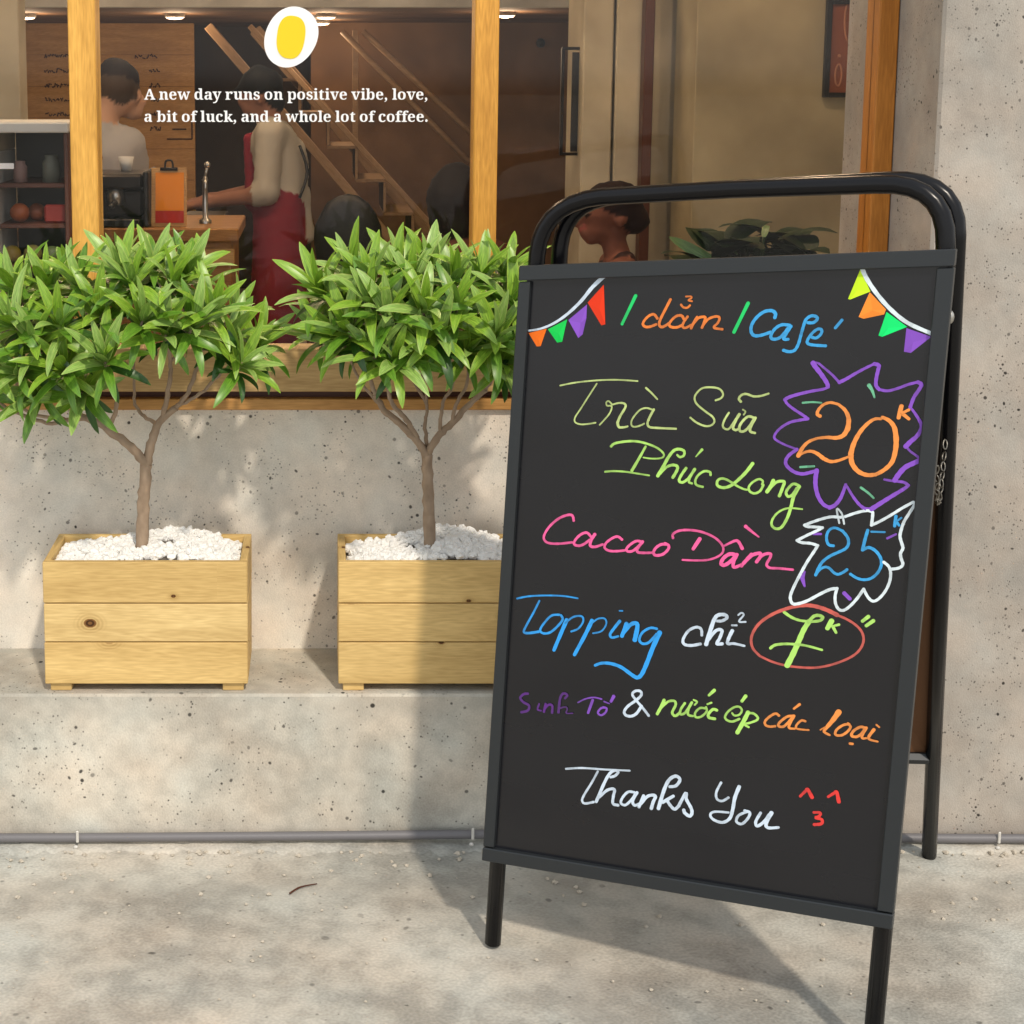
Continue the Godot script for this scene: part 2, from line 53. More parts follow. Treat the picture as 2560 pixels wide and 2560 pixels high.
const TREES := [
	{"base": [-0.377, 0.636, -3.285],
	"limbs": [[16,14,0,0,0,0.004,0.046,0,0.009,0.108,0.005,0.015,0.161,0.01], [12,8,0.015,0.157,0.01,-0.008,0.196,0.03,-0.042,0.231,0.05,-0.082,0.263,0.06,-0.119,0.275,0.06], [6,4,-0.065,0.247,0.055,-0.041,0.282,0.07,-0.036,0.313,0.08,-0.044,0.336,0.09,-0.052,0.405,0.13], [5,3,-0.119,0.275,0.06,-0.17,0.264,0.08,-0.223,0.284,0.1,-0.272,0.309,0.1,-0.299,0.346,0.08,-0.285,0.408,0.1], [5,3,-0.103,0.269,0.06,-0.16,0.266,0.04,-0.234,0.286,0.04,-0.237,0.375,0.1], [4,3,-0.119,0.274,0.06,-0.132,0.334,0.1,-0.133,0.403,0.14], [12,8,0.015,0.161,0.01,0.029,0.215,0.02,0.045,0.254,0.02,0.081,0.286,0.03], [7,4,0.051,0.26,0.02,0.062,0.305,0.04,0.071,0.358,0.05,0.073,0.389,0.06,0.071,0.469,0.12], [6,4,0.081,0.286,0.03,0.108,0.324,0.05,0.127,0.374,0.05,0.135,0.41,0.06,0.155,0.499,0.1], [5,3,0.085,0.29,0.03,0.133,0.32,0.05,0.172,0.361,0.07,0.215,0.4,0.1], [5,3,0.042,0.248,0.02,0.011,0.262,0,-0.01,0.284,-0.02,-0.012,0.327,-0.02,-0.014,0.464,-0.02], [4,3,0.073,0.389,0.06,0.11,0.441,0.05,0.086,0.558,0.05], [4,3,0.135,0.41,0.06,0.167,0.441,0.05,0.191,0.472,0.03], [4,3,-0.036,0.313,0.08,-0.073,0.391,0.05,-0.114,0.538,0.03]],
	"rosettes": [-0.117,0.42,0.235,-0.035,0.439,0.255,0.037,0.516,0.245,0.169,0.527,0.215,0.225,0.419,0.185,-0.207,0.408,0.215,-0.271,0.423,0.185,-0.212,0.51,0.235,-0.123,0.503,0.235,-0.049,0.522,0.205,0.09,0.573,0.175,-0.015,0.593,0.155,0.047,0.604,0.135,0.113,0.588,0.115,-0.158,0.567,0.155,-0.226,0.56,0.135,-0.095,0.571,0.155,-0.283,0.515,0.155,0.197,0.463,0.135,0.133,0.503,0.235,-0.182,0.355,0.165,-0.095,0.357,0.155,-0.308,0.349,0.095,0.082,0.491,0.235,0.251,0.439,0.085,0.015,0.585,0.205,-0.17,0.471,0.235,-0.221,0.524,-0.015,-0.137,0.566,-0.015,-0.037,0.578,-0.025,0.046,0.578,-0.025,0.13,0.548,-0.025,0.201,0.486,-0.015,-0.292,0.463,-0.025,-0.086,0.468,0.005,0.08,0.499,-0.015]},
	{"base": [0.241, 0.642, -3.285],
	"limbs": [[15,13,0,0,0,-0.006,0.057,0,-0.008,0.118,0,-0.012,0.176,0.005], [10,7,-0.012,0.171,0.005,-0.035,0.209,0.02,-0.07,0.248,0.04,-0.104,0.28,0.05,-0.123,0.315,0.06], [6,4,-0.123,0.315,0.06,-0.134,0.355,0.07,-0.152,0.43,0.12], [7,4,-0.034,0.214,0.02,-0.058,0.259,0.05,-0.084,0.292,0.07,-0.098,0.328,0.08,-0.097,0.417,0.14], [5,3,-0.01,0.192,0,-0.017,0.244,0.02,-0.013,0.284,0.03,-0.031,0.387,0.06], [10,6,-0.011,0.176,0.005,0.011,0.218,0.02,0.039,0.246,0.03,0.075,0.29,0.04,0.107,0.322,0.05], [5,3,0.015,0.222,0.02,0.015,0.265,0.04,0.02,0.301,0.05,0.039,0.345,0.06,0.013,0.455,0.12], [5,3,0.039,0.246,0.03,0.049,0.301,0.05,0.069,0.351,0.05,0.054,0.509,0.1], [4,3,0.107,0.322,0.05,0.124,0.372,0.07,0.124,0.451,0.1], [4,3,-0.104,0.28,0.05,-0.154,0.339,0.03,-0.196,0.445,0.06], [4,3,-0.013,0.284,0.03,-0.069,0.393,0,-0.104,0.545,0], [4,3,0.069,0.351,0.05,0.098,0.427,0,0.113,0.545,0]],
	"rosettes": [-0.232,0.553,0.155,-0.181,0.486,0.225,-0.194,0.461,0.185,-0.131,0.443,0.245,-0.09,0.433,0.255,-0.104,0.517,0.255,-0.005,0.482,0.245,0.028,0.532,0.235,-0.137,0.542,0.235,0.104,0.473,0.225,-0.135,0.575,0.175,-0.055,0.571,0.175,0.023,0.568,0.165,-0.169,0.586,0.135,0.081,0.578,0.145,0.134,0.584,0.115,-0.082,0.588,0.135,0.142,0.539,0.175,-0.037,0.531,0.255,-0.189,0.529,0.155,0.153,0.468,0.155,0.129,0.413,0.165,0.053,0.444,0.205,-0.051,0.465,0.235,-0.02,0.584,0.115,-0.212,0.488,0.015,-0.153,0.569,-0.015,-0.069,0.576,-0.025,0.015,0.572,-0.025,0.099,0.55,-0.025,0.157,0.493,-0.015,-0.153,0.435,-0.005,-0.027,0.459,-0.015,0.081,0.46,-0.005,-0.237,0.454,0.065]},
]

var rng := RandomNumberGenerator.new()
var used := {}
var M := {}

# ---------------------------------------------------------------- naming
func numbered(called: String) -> String:
	if not used.has(called):
		used[called] = 0
		return called
	used[called] += 1
	return "%s_%03d" % [called, used[called]]

func thing(called: String, label: String, category: String, at := Vector3.ZERO, group := "") -> Node3D:
	var o := Node3D.new()
	o.name = numbered(called)
	add_child(o)
	o.position = at
	o.set_meta("label", label)
	o.set_meta("category", category)
	if group != "":
		o.set_meta("group", group)
	return o

func part(called: String, mesh: Mesh, m: Material, parent: Node3D, t := Transform3D.IDENTITY, label := "") -> MeshInstance3D:
	var o := MeshInstance3D.new()
	o.name = called
	o.mesh = mesh
	o.material_override = m
	o.transform = t
	parent.add_child(o, true)
	if label != "":
		o.set_meta("label", label)
	return o

func structure(called: String, mesh: Mesh, m: Material, t := Transform3D.IDENTITY) -> MeshInstance3D:
	var o := part(called, mesh, m, self, t)
	o.set_meta("kind", "structure")
	return o

# ---------------------------------------------------------------- shapes
func st_new(smooth := false) -> SurfaceTool:
	var st := SurfaceTool.new()
	st.begin(Mesh.PRIMITIVE_TRIANGLES)
	st.set_smooth_group(0 if smooth else -1)
	return st

func done(st: SurfaceTool) -> ArrayMesh:
	st.generate_normals()
	return st.commit()

func tri(st: SurfaceTool, a: Vector3, b: Vector3, c: Vector3, out: Vector3) -> void:
	var nrm := (a - c).cross(a - b)
	st.add_vertex(a)
	if nrm.dot(out) >= 0.0:
		st.add_vertex(b)
		st.add_vertex(c)
	else:
		st.add_vertex(c)
		st.add_vertex(b)

func quad(st: SurfaceTool, a: Vector3, b: Vector3, c: Vector3, d: Vector3, out: Vector3) -> void:
	tri(st, a, b, c, out)
	tri(st, a, c, d, out)

# a box with bevelled edges; t places and may skew it
func bevel_box(st: SurfaceTool, t: Transform3D, size: Vector3, b := 0.0) -> void:
	var h := size * 0.5
	var mid := t.origin
	for ax in 3:
		var u := (ax + 1) % 3
		var v := (ax + 2) % 3
		for s in [-1.0, 1.0]:
			var c: Array[Vector3] = []
			for q in [[-1.0, -1.0], [1.0, -1.0], [1.0, 1.0], [-1.0, 1.0]]:
				var p := Vector3.ZERO
				p[ax] = s * h[ax]
				p[u] = q[0] * (h[u] - b)
				p[v] = q[1] * (h[v] - b)
				c.append(t * p)
			quad(st, c[0], c[1], c[2], c[3], (c[0] + c[2]) * 0.5 - mid)
	if b <= 0.0:
		return
	for ax in 3:
		var u := (ax + 1) % 3
		var v := (ax + 2) % 3
		for su in [-1.0, 1.0]:
			for sv in [-1.0, 1.0]:
				var c: Array[Vector3] = []
				for q in [[-1.0, 0], [1.0, 0], [1.0, 1], [-1.0, 1]]:
					var p := Vector3.ZERO
					p[ax] = q[0] * (h[ax] - b)
					p[u] = su * (h[u] - (b if q[1] == 0 else 0.0))
					p[v] = sv * (h[v] - (0.0 if q[1] == 0 else b))
					c.append(t * p)
				quad(st, c[0], c[1], c[2], c[3], (c[0] + c[2]) * 0.5 - mid)
	for sx in [-1.0, 1.0]:
		for sy in [-1.0, 1.0]:
			for sz in [-1.0, 1.0]:
				var sg := Vector3(sx, sy, sz)
				var a := sg * (h - Vector3(0, b, b))
				var bb := sg * (h - Vector3(b, 0, b))
				var cc := sg * (h - Vector3(b, b, 0))
				tri(st, t * a, t * bb, t * cc, t * (sg * h) - mid)

func box(size: Vector3, b := 0.0) -> ArrayMesh:
	var st := st_new()
	bevel_box(st, Transform3D.IDENTITY, size, b)
	return done(st)

func span(lo: Vector3, hi: Vector3, b := 0.0) -> ArrayMesh:   # a box between two corners
	var st := st_new()
	bevel_box(st, Transform3D(Basis.IDENTITY, (lo + hi) * 0.5), hi - lo, b)
	return done(st)

func at(p: Vector3) -> Transform3D:
	return Transform3D(Basis.IDENTITY, p)

# a tube through points; r is one radius or one for each point
func tube(st: SurfaceTool, pts: Array, r, sides := 10, cap := true) -> void:
	var n := pts.size()
	var rings: Array = []
	var side := Vector3.ZERO
	for i in n:
		var d: Vector3 = (pts[mini(i + 1, n - 1)] - pts[maxi(i - 1, 0)]).normalized()
		if side == Vector3.ZERO:
			side = d.cross(Vector3.UP if absf(d.y) < 0.9 else Vector3.RIGHT).normalized()
		else:
			side = (side - d * side.dot(d)).normalized()
		var other := d.cross(side)
		var rr: float = r[i] if r is Array or r is PackedFloat32Array else r
		var ring: Array[Vector3] = []
		for k in sides:
			var a := TAU * k / sides
			ring.append(pts[i] + (side * cos(a) + other * sin(a)) * rr)
		rings.append(ring)
	for i in n - 1:
		for k in sides:
			var k2 := (k + 1) % sides
			var a: Vector3 = rings[i][k]
			quad(st, a, rings[i][k2], rings[i + 1][k2], rings[i + 1][k], a + rings[i + 1][k2] - pts[i] - pts[i + 1])
	if cap:
		for e in [0, n - 1]:
			var out: Vector3 = pts[e] - pts[1 if e == 0 else n - 2]
			for k in sides:
				tri(st, pts[e], rings[e][k], rings[e][(k + 1) % sides], out)

func smooth_path(pts: Array, steps := 6) -> Array:
	var c: Array = []
	var n := pts.size()
	for i in n - 1:
		for k in steps:
			c.append(pts[i].cubic_interpolate(pts[i + 1], pts[maxi(i - 1, 0)], pts[mini(i + 2, n - 1)], float(k) / steps))
	c.append(pts[n - 1])
	return c

# a turned shape: profile of (radius, height)
func lathe(st: SurfaceTool, profile: Array, where: Vector3, sides := 20) -> void:
	for i in profile.size() - 1:
		var a: Vector2 = profile[i]
		var b: Vector2 = profile[i + 1]
		for k in sides:
			var t0 := TAU * k / sides
			var t1 := TAU * (k + 1) / sides
			var p := [Vector3(cos(t0) * a.x, a.y, sin(t0) * a.x), Vector3(cos(t1) * a.x, a.y, sin(t1) * a.x), Vector3(cos(t1) * b.x, b.y, sin(t1) * b.x), Vector3(cos(t0) * b.x, b.y, sin(t0) * b.x)]
			var tm := (t0 + t1) * 0.5
			var out := Vector3(cos(tm) * (b.y - a.y), a.x - b.x, sin(tm) * (b.y - a.y))
			if a.x > 0.00001:
				tri(st, where + p[0], where + p[1], where + p[2], out)
			if b.x > 0.00001:
				tri(st, where + p[0], where + p[2], where + p[3], out)

# an uneven ball: a lathed sphere pushed about by noise
func lump(st: SurfaceTool, c: Vector3, r: Vector3, seed_ := 0, rough := 0.0, sides := 14) -> void:
	var no := FastNoiseLite.new()
	no.seed = seed_
	no.frequency = 0.9
	var g: Array = []
	var rows := sides / 2 + 1
	for i in rows + 1:
		var row: Array[Vector3] = []
		var ph := PI * i / rows
		for k in sides:
			var th := TAU * k / sides
			var d := Vector3(sin(ph) * cos(th), cos(ph), sin(ph) * sin(th))
			row.append(c + d * r * (1.0 + rough * no.get_noise_3dv(d * 1.7)))
		g.append(row)
	for i in rows:
		for k in sides:
			var k2 := (k + 1) % sides
			var out: Vector3 = g[i][k] + g[i + 1][k2] - c * 2.0
			if i > 0:
				tri(st, g[i][k], g[i][k2], g[i + 1][k2], out)
			if i < rows - 1:
				tri(st, g[i][k], g[i + 1][k2], g[i + 1][k], out)

# ---------------------------------------------------------------- materials
func lin(r: float, g: float, b: float) -> Color:
	return Color(r, g, b).linear_to_srgb()

func rgb8(r: int, g: int, b: int) -> Color:
	return Color(r / 255.0, g / 255.0, b / 255.0)

func mat(c: Color, rough := 0.8, metal := 0.0, spec := 0.5) -> StandardMaterial3D:
	var m := StandardMaterial3D.new()
	m.albedo_color = c
	m.roughness = rough
	m.metallic = metal
	m.metallic_specular = spec
	return m

func noise_bytes(w: int, h: int, freq: float, seed_: int, octaves := 4, sw := 0, sh := 0) -> PackedByteArray:
	var no := FastNoiseLite.new()
	no.seed = seed_
	no.noise_type = FastNoiseLite.TYPE_SIMPLEX_SMOOTH
	no.fractal_type = FastNoiseLite.FRACTAL_FBM
	no.fractal_octaves = octaves
	no.frequency = freq
	var im := no.get_seamless_image(sw if sw else w, sh if sh else h)
	im.convert(Image.FORMAT_L8)
	if sw or sh:
		im.resize(w, h, Image.INTERPOLATE_CUBIC)
	return im.get_data()

# cast concrete: cloudy tone, fine grain, and pits that come in drifts
func concrete_textures(size: int, seed_: int, base: Vector3, cloud: float, tint: float, grain: float, pits: int, pit_dark: float, big: int, patch := 0.0) -> Array:
	var n1 := noise_bytes(size, size, 3.0 / size, seed_, 4)
	var n2 := noise_bytes(size, size, 5.0 / size, seed_ + 1, 3)
	var n3 := noise_bytes(size, size, 0.22, seed_ + 2, 2)
	var n4 := noise_bytes(size, size, 22.0 / size, seed_ + 3, 3)
	var drift := noise_bytes(size, size, 6.0 / size, seed_ + 4, 2)
	var dark := PackedFloat32Array()
	dark.resize(size * size)
	var r := RandomNumberGenerator.new()
	r.seed = seed_
	for i in pits:
		var cx := r.randi_range(0, size - 1)
		var cy := r.randi_range(0, size - 1)
		if drift[cy * size + cx] < r.randi_range(70, 190):
			continue
		var rad := r.randf_range(0.7, 1.7) if i > big else r.randf_range(1.8, 4.2)
		var squash := r.randf_range(0.55, 1.0)
		var deep := r.randf_range(0.35, 1.0) * pit_dark
		var turn := r.randf() * PI
		var k := ceili(rad) + 1
		for dy in range(-k, k + 1):
			for dx in range(-k, k + 1):
				var u := dx * cos(turn) + dy * sin(turn)
				var v := (dy * cos(turn) - dx * sin(turn)) / squash
				var q := 1.0 - clampf((sqrt(u * u + v * v) - rad + 0.7) / 1.4, 0.0, 1.0)
				if q > 0.0:
					var ix := posmod(cy + dy, size) * size + posmod(cx + dx, size)
					dark[ix] = maxf(dark[ix], q * deep)
	var out := PackedByteArray()
	out.resize(size * size * 3)
	var hgt := PackedByteArray()
	hgt.resize(size * size)
	for i in size * size:
		var c := 1.0 + (n1[i] - 128) * cloud / 128.0 + (n3[i] - 128) * grain / 128.0 + (n4[i] - 128) * cloud * 0.35 / 128.0
		var t := (n2[i] - 128) * tint / 128.0
		if patch > 0.0:      # scraped and stained patches with ragged edges
			var pv := n4[i] * 0.6 + n1[i] * 0.4
			c += patch * (smoothstep(138.0, 150.0, pv) - smoothstep(118.0, 106.0, pv))
		var d := dark[i]
		c *= 1.0 - d
		out[i * 3] = clampi(int(base.x * c * (1.0 + t)), 0, 255)
		out[i * 3 + 1] = clampi(int(base.y * c), 0, 255)
		out[i * 3 + 2] = clampi(int(base.z * c * (1.0 - t * 0.7)), 0, 255)
		hgt[i] = clampi(int(150 + (n3[i] - 128) * 0.25 + (n4[i] - 128) * 0.2 - d * 110.0), 0, 255)
	var im := Image.create_from_data(size, size, false, Image.FORMAT_RGB8, out)
	var hm := Image.create_from_data(size, size, false, Image.FORMAT_L8, hgt)
	hm.convert(Image.FORMAT_RGBA8)
	hm.bump_map_to_normal_map(3.0)
	return [ImageTexture.create_from_image(im), ImageTexture.create_from_image(hm)]

func concrete(tex: Array, tile: float, offset := Vector3.ZERO, c := Color.WHITE, bump := 0.6) -> StandardMaterial3D:
	var m := mat(c, 0.9, 0.0, 0.3)
	m.albedo_texture = tex[0]
	m.normal_enabled = true
	m.normal_texture = tex[1]
	m.normal_scale = bump
	m.uv1_triplanar = true
	m.uv1_world_triplanar = true
	m.uv1_triplanar_sharpness = 8.0
	m.uv1_scale = Vector3.ONE / tile
	m.uv1_offset = offset
	return m

# sawn softwood, grain along the width of the picture; 1 m by 0.25 m
func wood_texture(seed_: int, contrast: float, knots: Array) -> ImageTexture:
	var w := 1024
	var h := 256
	var a := noise_bytes(w, h, 0.035, seed_, 3, 64, h)
	var b := noise_bytes(w, h, 0.16, seed_ + 1, 3, 128, h)
	var c := noise_bytes(w, h, 0.012, seed_ + 2, 2, 128, h)
	var out := PackedByteArray()
	out.resize(w * h * 3)
	for y in h:
		for x in w:
			var i := y * w + x
			var wob := (c[i] - 128) / 128.0
			var ring := sin((y * 0.16 + (a[i] - 128) * 0.09 + wob * 6.0))
			var v := 1.0 + contrast * (0.10 * ring + 0.20 * (b[i] - 128) / 128.0 + 0.22 * wob)
			var red := 0.0
			for k in knots:
				var dx: float = (x - k[0]) * 0.75
				var dy: float = y - k[1]
				var d: float = sqrt(dx * dx + dy * dy) / k[2]
				if d < 3.0:
					if d < 1.0:
						v *= 0.42 + 0.16 * sin(d * 9.0)
						red = 0.25
					else:
						v *= 1.0 - 0.16 * (3.0 - d) * 0.5 * (0.6 + 0.4 * sin(d * 10.0 + wob * 3.0))
			out[i * 3] = clampi(int(228 * v * (1.0 + red * 0.35)), 0, 255)
			out[i * 3 + 1] = clampi(int(222 * pow(maxf(v, 0.0), 1.2)), 0, 255)
			out[i * 3 + 2] = clampi(int(212 * pow(maxf(v, 0.0), 1.55)), 0, 255)
	return ImageTexture.create_from_image(Image.create_from_data(w, h, false, Image.FORMAT_RGB8, out))

func wood(tex: Texture2D, c: Color, offset := Vector3.ZERO, rough := 0.62) -> StandardMaterial3D:
	var m := mat(c, rough, 0.0, 0.4)
	m.albedo_texture = tex
	m.uv1_triplanar = true
	m.uv1_triplanar_sharpness = 8.0
	m.uv1_scale = Vector3(1, 4, 4)
	m.uv1_offset = offset
	return m

func mottled(c: Color, seed_: int, rough := 0.85) -> StandardMaterial3D:   # painted plaster: a faint unevenness
	var m := mat(c, rough, 0.0, 0.35)
	var no := FastNoiseLite.new()
	no.seed = seed_
	no.frequency = 0.012
	no.fractal_octaves = 5
	var ramp := Gradient.new()
	ramp.set_color(0, Color(0.78, 0.77, 0.76))
	ramp.set_color(1, Color(1, 1, 1))
	var t := NoiseTexture2D.new()
	t.width = 256
	t.height = 256
	t.seamless = true
	t.noise = no
	t.color_ramp = ramp
	m.albedo_texture = t
	m.uv1_triplanar = true
	m.uv1_world_triplanar = true
	m.uv1_scale = Vector3.ONE * 0.6
	return m

func leaf_texture() -> ImageTexture:
	var w := 48
	var h := 192
	var nb := noise_bytes(w, h, 0.2, 5, 2, w, 24)
	var out := PackedByteArray()
	out.resize(w * h * 3)
	for y in h:
		for x in w:
			var u := absf(x - (w - 1) * 0.5) / (w * 0.5)
			var v := 0.86 + (nb[y * w + x] - 128) / 128.0 * 0.16
			var rib := 1.0 - smoothstep(0.02, 0.12, u)
			var edge := smoothstep(0.78, 1.0, u)
			var i := (y * w + x) * 3
			out[i] = clampi(int(255 * (v * 0.80 + rib * 0.12 + edge * 0.16)), 0, 255)
			out[i + 1] = clampi(int(255 * (v * 0.92 + rib * 0.08 + edge * 0.06)), 0, 255)
			out[i + 2] = clampi(int(255 * (v * 0.78 + rib * 0.18 + edge * 0.16)), 0, 255)
	return ImageTexture.create_from_image(Image.create_from_data(w, h, false, Image.FORMAT_RGB8, out))

func make_materials() -> void:
	var cw := concrete_textures(1024, 11, Vector3(219, 211, 198), 0.09, 0.020, 0.05, 5600, 0.68, 420)
	M.concrete = concrete(cw, 1.05, Vector3(0.13, 0.21, 0.4))
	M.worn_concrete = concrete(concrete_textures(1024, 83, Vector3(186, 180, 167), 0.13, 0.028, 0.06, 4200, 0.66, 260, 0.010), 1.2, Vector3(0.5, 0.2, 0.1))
	M.pier = concrete(cw, 0.95, Vector3(0.62, 0.1, 0.77), Color(0.76, 0.755, 0.755))
	var cg := concrete_textures(1024, 47, Vector3(168, 164, 154), 0.15, 0.030, 0.08, 1300, 0.36, 130, 0.030)
	M.ground = concrete(cg, 1.9, Vector3(0.3, 0.0, 0.12), Color.WHITE, 0.55)
	var w1 := wood_texture(3, 0.25, [[300.0, 128.0, 10.0], [760.0, 60.0, 5.0], [620.0, 200.0, 4.5], [60.0, 40.0, 4.0], [930.0, 170.0, 4.0]])
	var w2 := wood_texture(23, 0.30, [])
	var pine: Array = []
	for i in 6:
		pine.append(wood(w1, lin(0.84, 0.61, 0.26).darkened(0.02 * (i % 3)), Vector3(0.37 * i, 0.29 * i, 0.11 * i)))
	M.pine = pine
	M.pine_knot = wood(w1, lin(0.82, 0.62, 0.29), Vector3(0.41, 0.5, 0.3))
	M.amber = wood(w2, lin(0.84, 0.47, 0.105), Vector3(0.1, 0.3, 0.0), 0.45)
	M.amber2 = wood(w2, lin(0.78, 0.40, 0.075), Vector3(0.6, 0.1, 0.4), 0.45)
	M.amber3 = wood(w2, lin(0.60, 0.24, 0.04), Vector3(0.3, 0.7, 0.2), 0.45)  # right post: shade from the pier is put into this darker amber
	M.rail = wood(w2, lin(0.62, 0.43, 0.20), Vector3(0.2, 0.55, 0.1), 0.55)
	M.sill = wood(w2, lin(0.60, 0.33, 0.11), Vector3(0.8, 0.2, 0.6), 0.5)
	M.panel_wood = wood(w2, lin(0.60, 0.35, 0.13), Vector3(0.5, 0.4, 0.1), 0.55)
	M.counter_wood = wood(w2, lin(0.36, 0.17, 0.05), Vector3(0.1, 0.8, 0.3), 0.5)
	M.stair_wood = wood(w2, lin(0.42, 0.29, 0.175), Vector3(0.3, 0.1, 0.7), 0.6)
	M.bark = mottled(lin(0.44, 0.33, 0.235), 9, 0.9)
	M.bark.uv1_scale = Vector3(9, 5, 9)
	M.board_face = mat(rgb8(20, 21, 26), 0.36, 0.0, 0.5)
	var bn := FastNoiseLite.new()      # wiped and rewiped: the gloss varies in soft strokes
	bn.seed = 14
	bn.frequency = 0.006
	bn.fractal_octaves = 5
	var br := Gradient.new()
	br.set_color(0, Color(0.45, 0.45, 0.45))
	br.set_color(1, Color(1, 1, 1))
	var bt := NoiseTexture2D.new()
	bt.noise = bn
	bt.seamless = true
	bt.color_ramp = br
	M.board_face.roughness_texture = bt
	M.board_face.uv1_triplanar = true
	M.board_face.uv1_scale = Vector3(0.9, 1.4, 0.9)
	M.board_frame = mat(rgb8(44, 48, 51), 0.42, 0.3, 0.5)
	M.black_tube = mat(rgb8(11, 11, 14), 0.24, 0.0, 0.36)
	M.rubber = mat(rgb8(17, 17, 19), 0.6)
	M.hardboard = mat(rgb8(104, 70, 42), 0.75)
	M.steel = mat(rgb8(175, 172, 165), 0.3, 0.9)
	M.chain = mat(rgb8(120, 116, 108), 0.35, 0.85)
	M.pvc = mat(rgb8(108, 106, 108), 0.5)
	M.white_plastic = mat(rgb8(200, 197, 190), 0.5)
	M.vinyl = mat(rgb8(236, 236, 236), 0.6)
	M.yolk = mat(rgb8(228, 200, 10), 0.6)
	M.pebble = mat(lin(0.84, 0.83, 0.80), 0.75)
	M.soil = mat(lin(0.14, 0.12, 0.10), 0.95)
	M.glass = mat(Color(0.95, 0.97, 0.96, 0.002), 0.0, 0.0, 0.24)
	M.glass.transparency = BaseMaterial3D.TRANSPARENCY_ALPHA
	var lt := leaf_texture()
	M.leaf = []  # bright and dark greens; the dark ones carry the shade inside the crowns
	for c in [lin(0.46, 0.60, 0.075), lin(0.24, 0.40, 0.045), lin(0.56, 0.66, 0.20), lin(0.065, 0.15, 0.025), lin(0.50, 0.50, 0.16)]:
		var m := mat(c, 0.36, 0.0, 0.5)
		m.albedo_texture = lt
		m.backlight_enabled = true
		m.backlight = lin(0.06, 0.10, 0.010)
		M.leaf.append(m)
	M.dark_leaf = mat(lin(0.018, 0.040, 0.012), 0.5, 0.0, 0.3)
	M.dark_leaf.albedo_texture = lt
	M.pale_leaf = mat(lin(0.16, 0.26, 0.08), 0.45)
	M.pale_leaf.albedo_texture = lt
	M.cream = mottled(lin(0.52, 0.46, 0.33), 21)
	M.olive = mottled(lin(0.40, 0.345, 0.215), 22)
	M.tan = mottled(lin(0.28, 0.21, 0.12), 23)
	M.brown_wall = mottled(lin(0.22, 0.125, 0.065), 24)
	M.dark_wall = mottled(lin(0.07, 0.045, 0.03), 25)
	M.brown_ceiling = mottled(lin(0.22, 0.12, 0.06), 26)
	M.white_paint = mottled(lin(0.70, 0.69, 0.64), 27)
	M.floor_tile = mottled(lin(0.52, 0.46, 0.38), 28, 0.5)
	M.dark_wood = mat(rgb8(74, 34, 12), 0.5)
	M.black = mat(rgb8(16, 15, 15), 0.45)
	M.dark_metal = mat(rgb8(38, 34, 32), 0.35, 0.6)
	M.ink = mat(rgb8(62, 34, 14), 0.8)

# ---------------------------------------------------------------- the folding menu board
func bp(u: float, v: float, w: float) -> Vector3:   # a point of the board: u along its top, v down its side, w out of its face
	return BO + BX * u - BY * v + BN * w

func bbox_on_board(u0: float, u1: float, v0: float, v1: float, w0: float, w1: float, b: float, base: Vector3) -> ArrayMesh:
	var st := st_new()
	var t := Transform3D(Basis(BX, -BY, BN), bp((u0 + u1) * 0.5, (v0 + v1) * 0.5, (w0 + w1) * 0.5) - base)
	bevel_box(st, t, Vector3(u1 - u0, v1 - v0, w1 - w0), b)
	return done(st)

func ribbon(st: SurfaceTool, s: Array, lift: float, base: Vector3, c0: Color) -> void:   # one pen stroke: widths at both ends, then points in mm on the board
	var pts: Array = []
	for i in range(2, s.size(), 2):
		pts.append(Vector2(s[i], s[i + 1]) * 0.001)
	var c := smooth_path(pts, 5) if pts.size() > 2 else [pts[0], pts[0].lerp(pts[1], 0.5), pts[1]]
	var n := c.size()
	var left: Array = []
	var right: Array = []
	var w0: float = s[0] * 0.0005
	var w1: float = s[1] * 0.0005
	for k in 5:      # round start
		var d: Vector2 = (c[1] - c[0]).normalized()
		var a := PI * 0.5 * (k + 0.3) / 5.0
		var q: Vector2 = c[0] - d * cos(a) * w0
		left.append([q + d.orthogonal() * sin(a) * w0, 0.0])
		right.append([q - d.orthogonal() * sin(a) * w0, 0.0])
	for i in n:
		var d: Vector2 = (c[mini(i + 1, n - 1)] - c[maxi(i - 1, 0)]).normalized()
		var f := float(i) / (n - 1)
		var hw := lerpf(w0, w1, f) * (1.0 + 0.06 * sin(i * 1.9 + w0 * 9000.0))
		left.append([c[i] + d.orthogonal() * hw, f])
		right.append([c[i] - d.orthogonal() * hw, f])
	for k in 5:
		var d: Vector2 = (c[n - 1] - c[n - 2]).normalized()
		var a := PI * 0.5 * (4.7 - k) / 5.0
		var q: Vector2 = c[n - 1] + d * cos(a) * w1
		left.append([q + d.orthogonal() * sin(a) * w1, 1.0])
		right.append([q - d.orthogonal() * sin(a) * w1, 1.0])
	for i in left.size() - 1:
		var z0: float = lift + left[i][1] * 0.0003
		var z1: float = lift + left[i + 1][1] * 0.0003
		var wide: float = left[i][0].distance_to(right[i][0]) * 1000.0
		var cover := clampf(0.50 + 0.075 * wide + 0.40 * pen.get_noise_2d(left[i][0].x * 900.0, left[i][0].y * 900.0), 0.30, 1.0)
		st.set_color(Color(0.03, 0.03, 0.033).lerp(c0, cover))
		quad(st, bp(left[i][0].x, left[i][0].y, z0) - base, bp(right[i][0].x, right[i][0].y, z0) - base, bp(right[i + 1][0].x, right[i + 1][0].y, z1) - base, bp(left[i + 1][0].x, left[i + 1][0].y, z1) - base, BN)

var pen := FastNoiseLite.new()

func arc_points(from: Vector3, corner: Vector3, to: Vector3, steps := 7) -> Array:
	var c: Array = []
	for k in steps + 1:
		var t := float(k) / steps
		var a := from.lerp(corner, lerpf(0.0, 1.0, t))
		var b := corner.lerp(to, t)
		c.append(a.lerp(b, t))
	return c

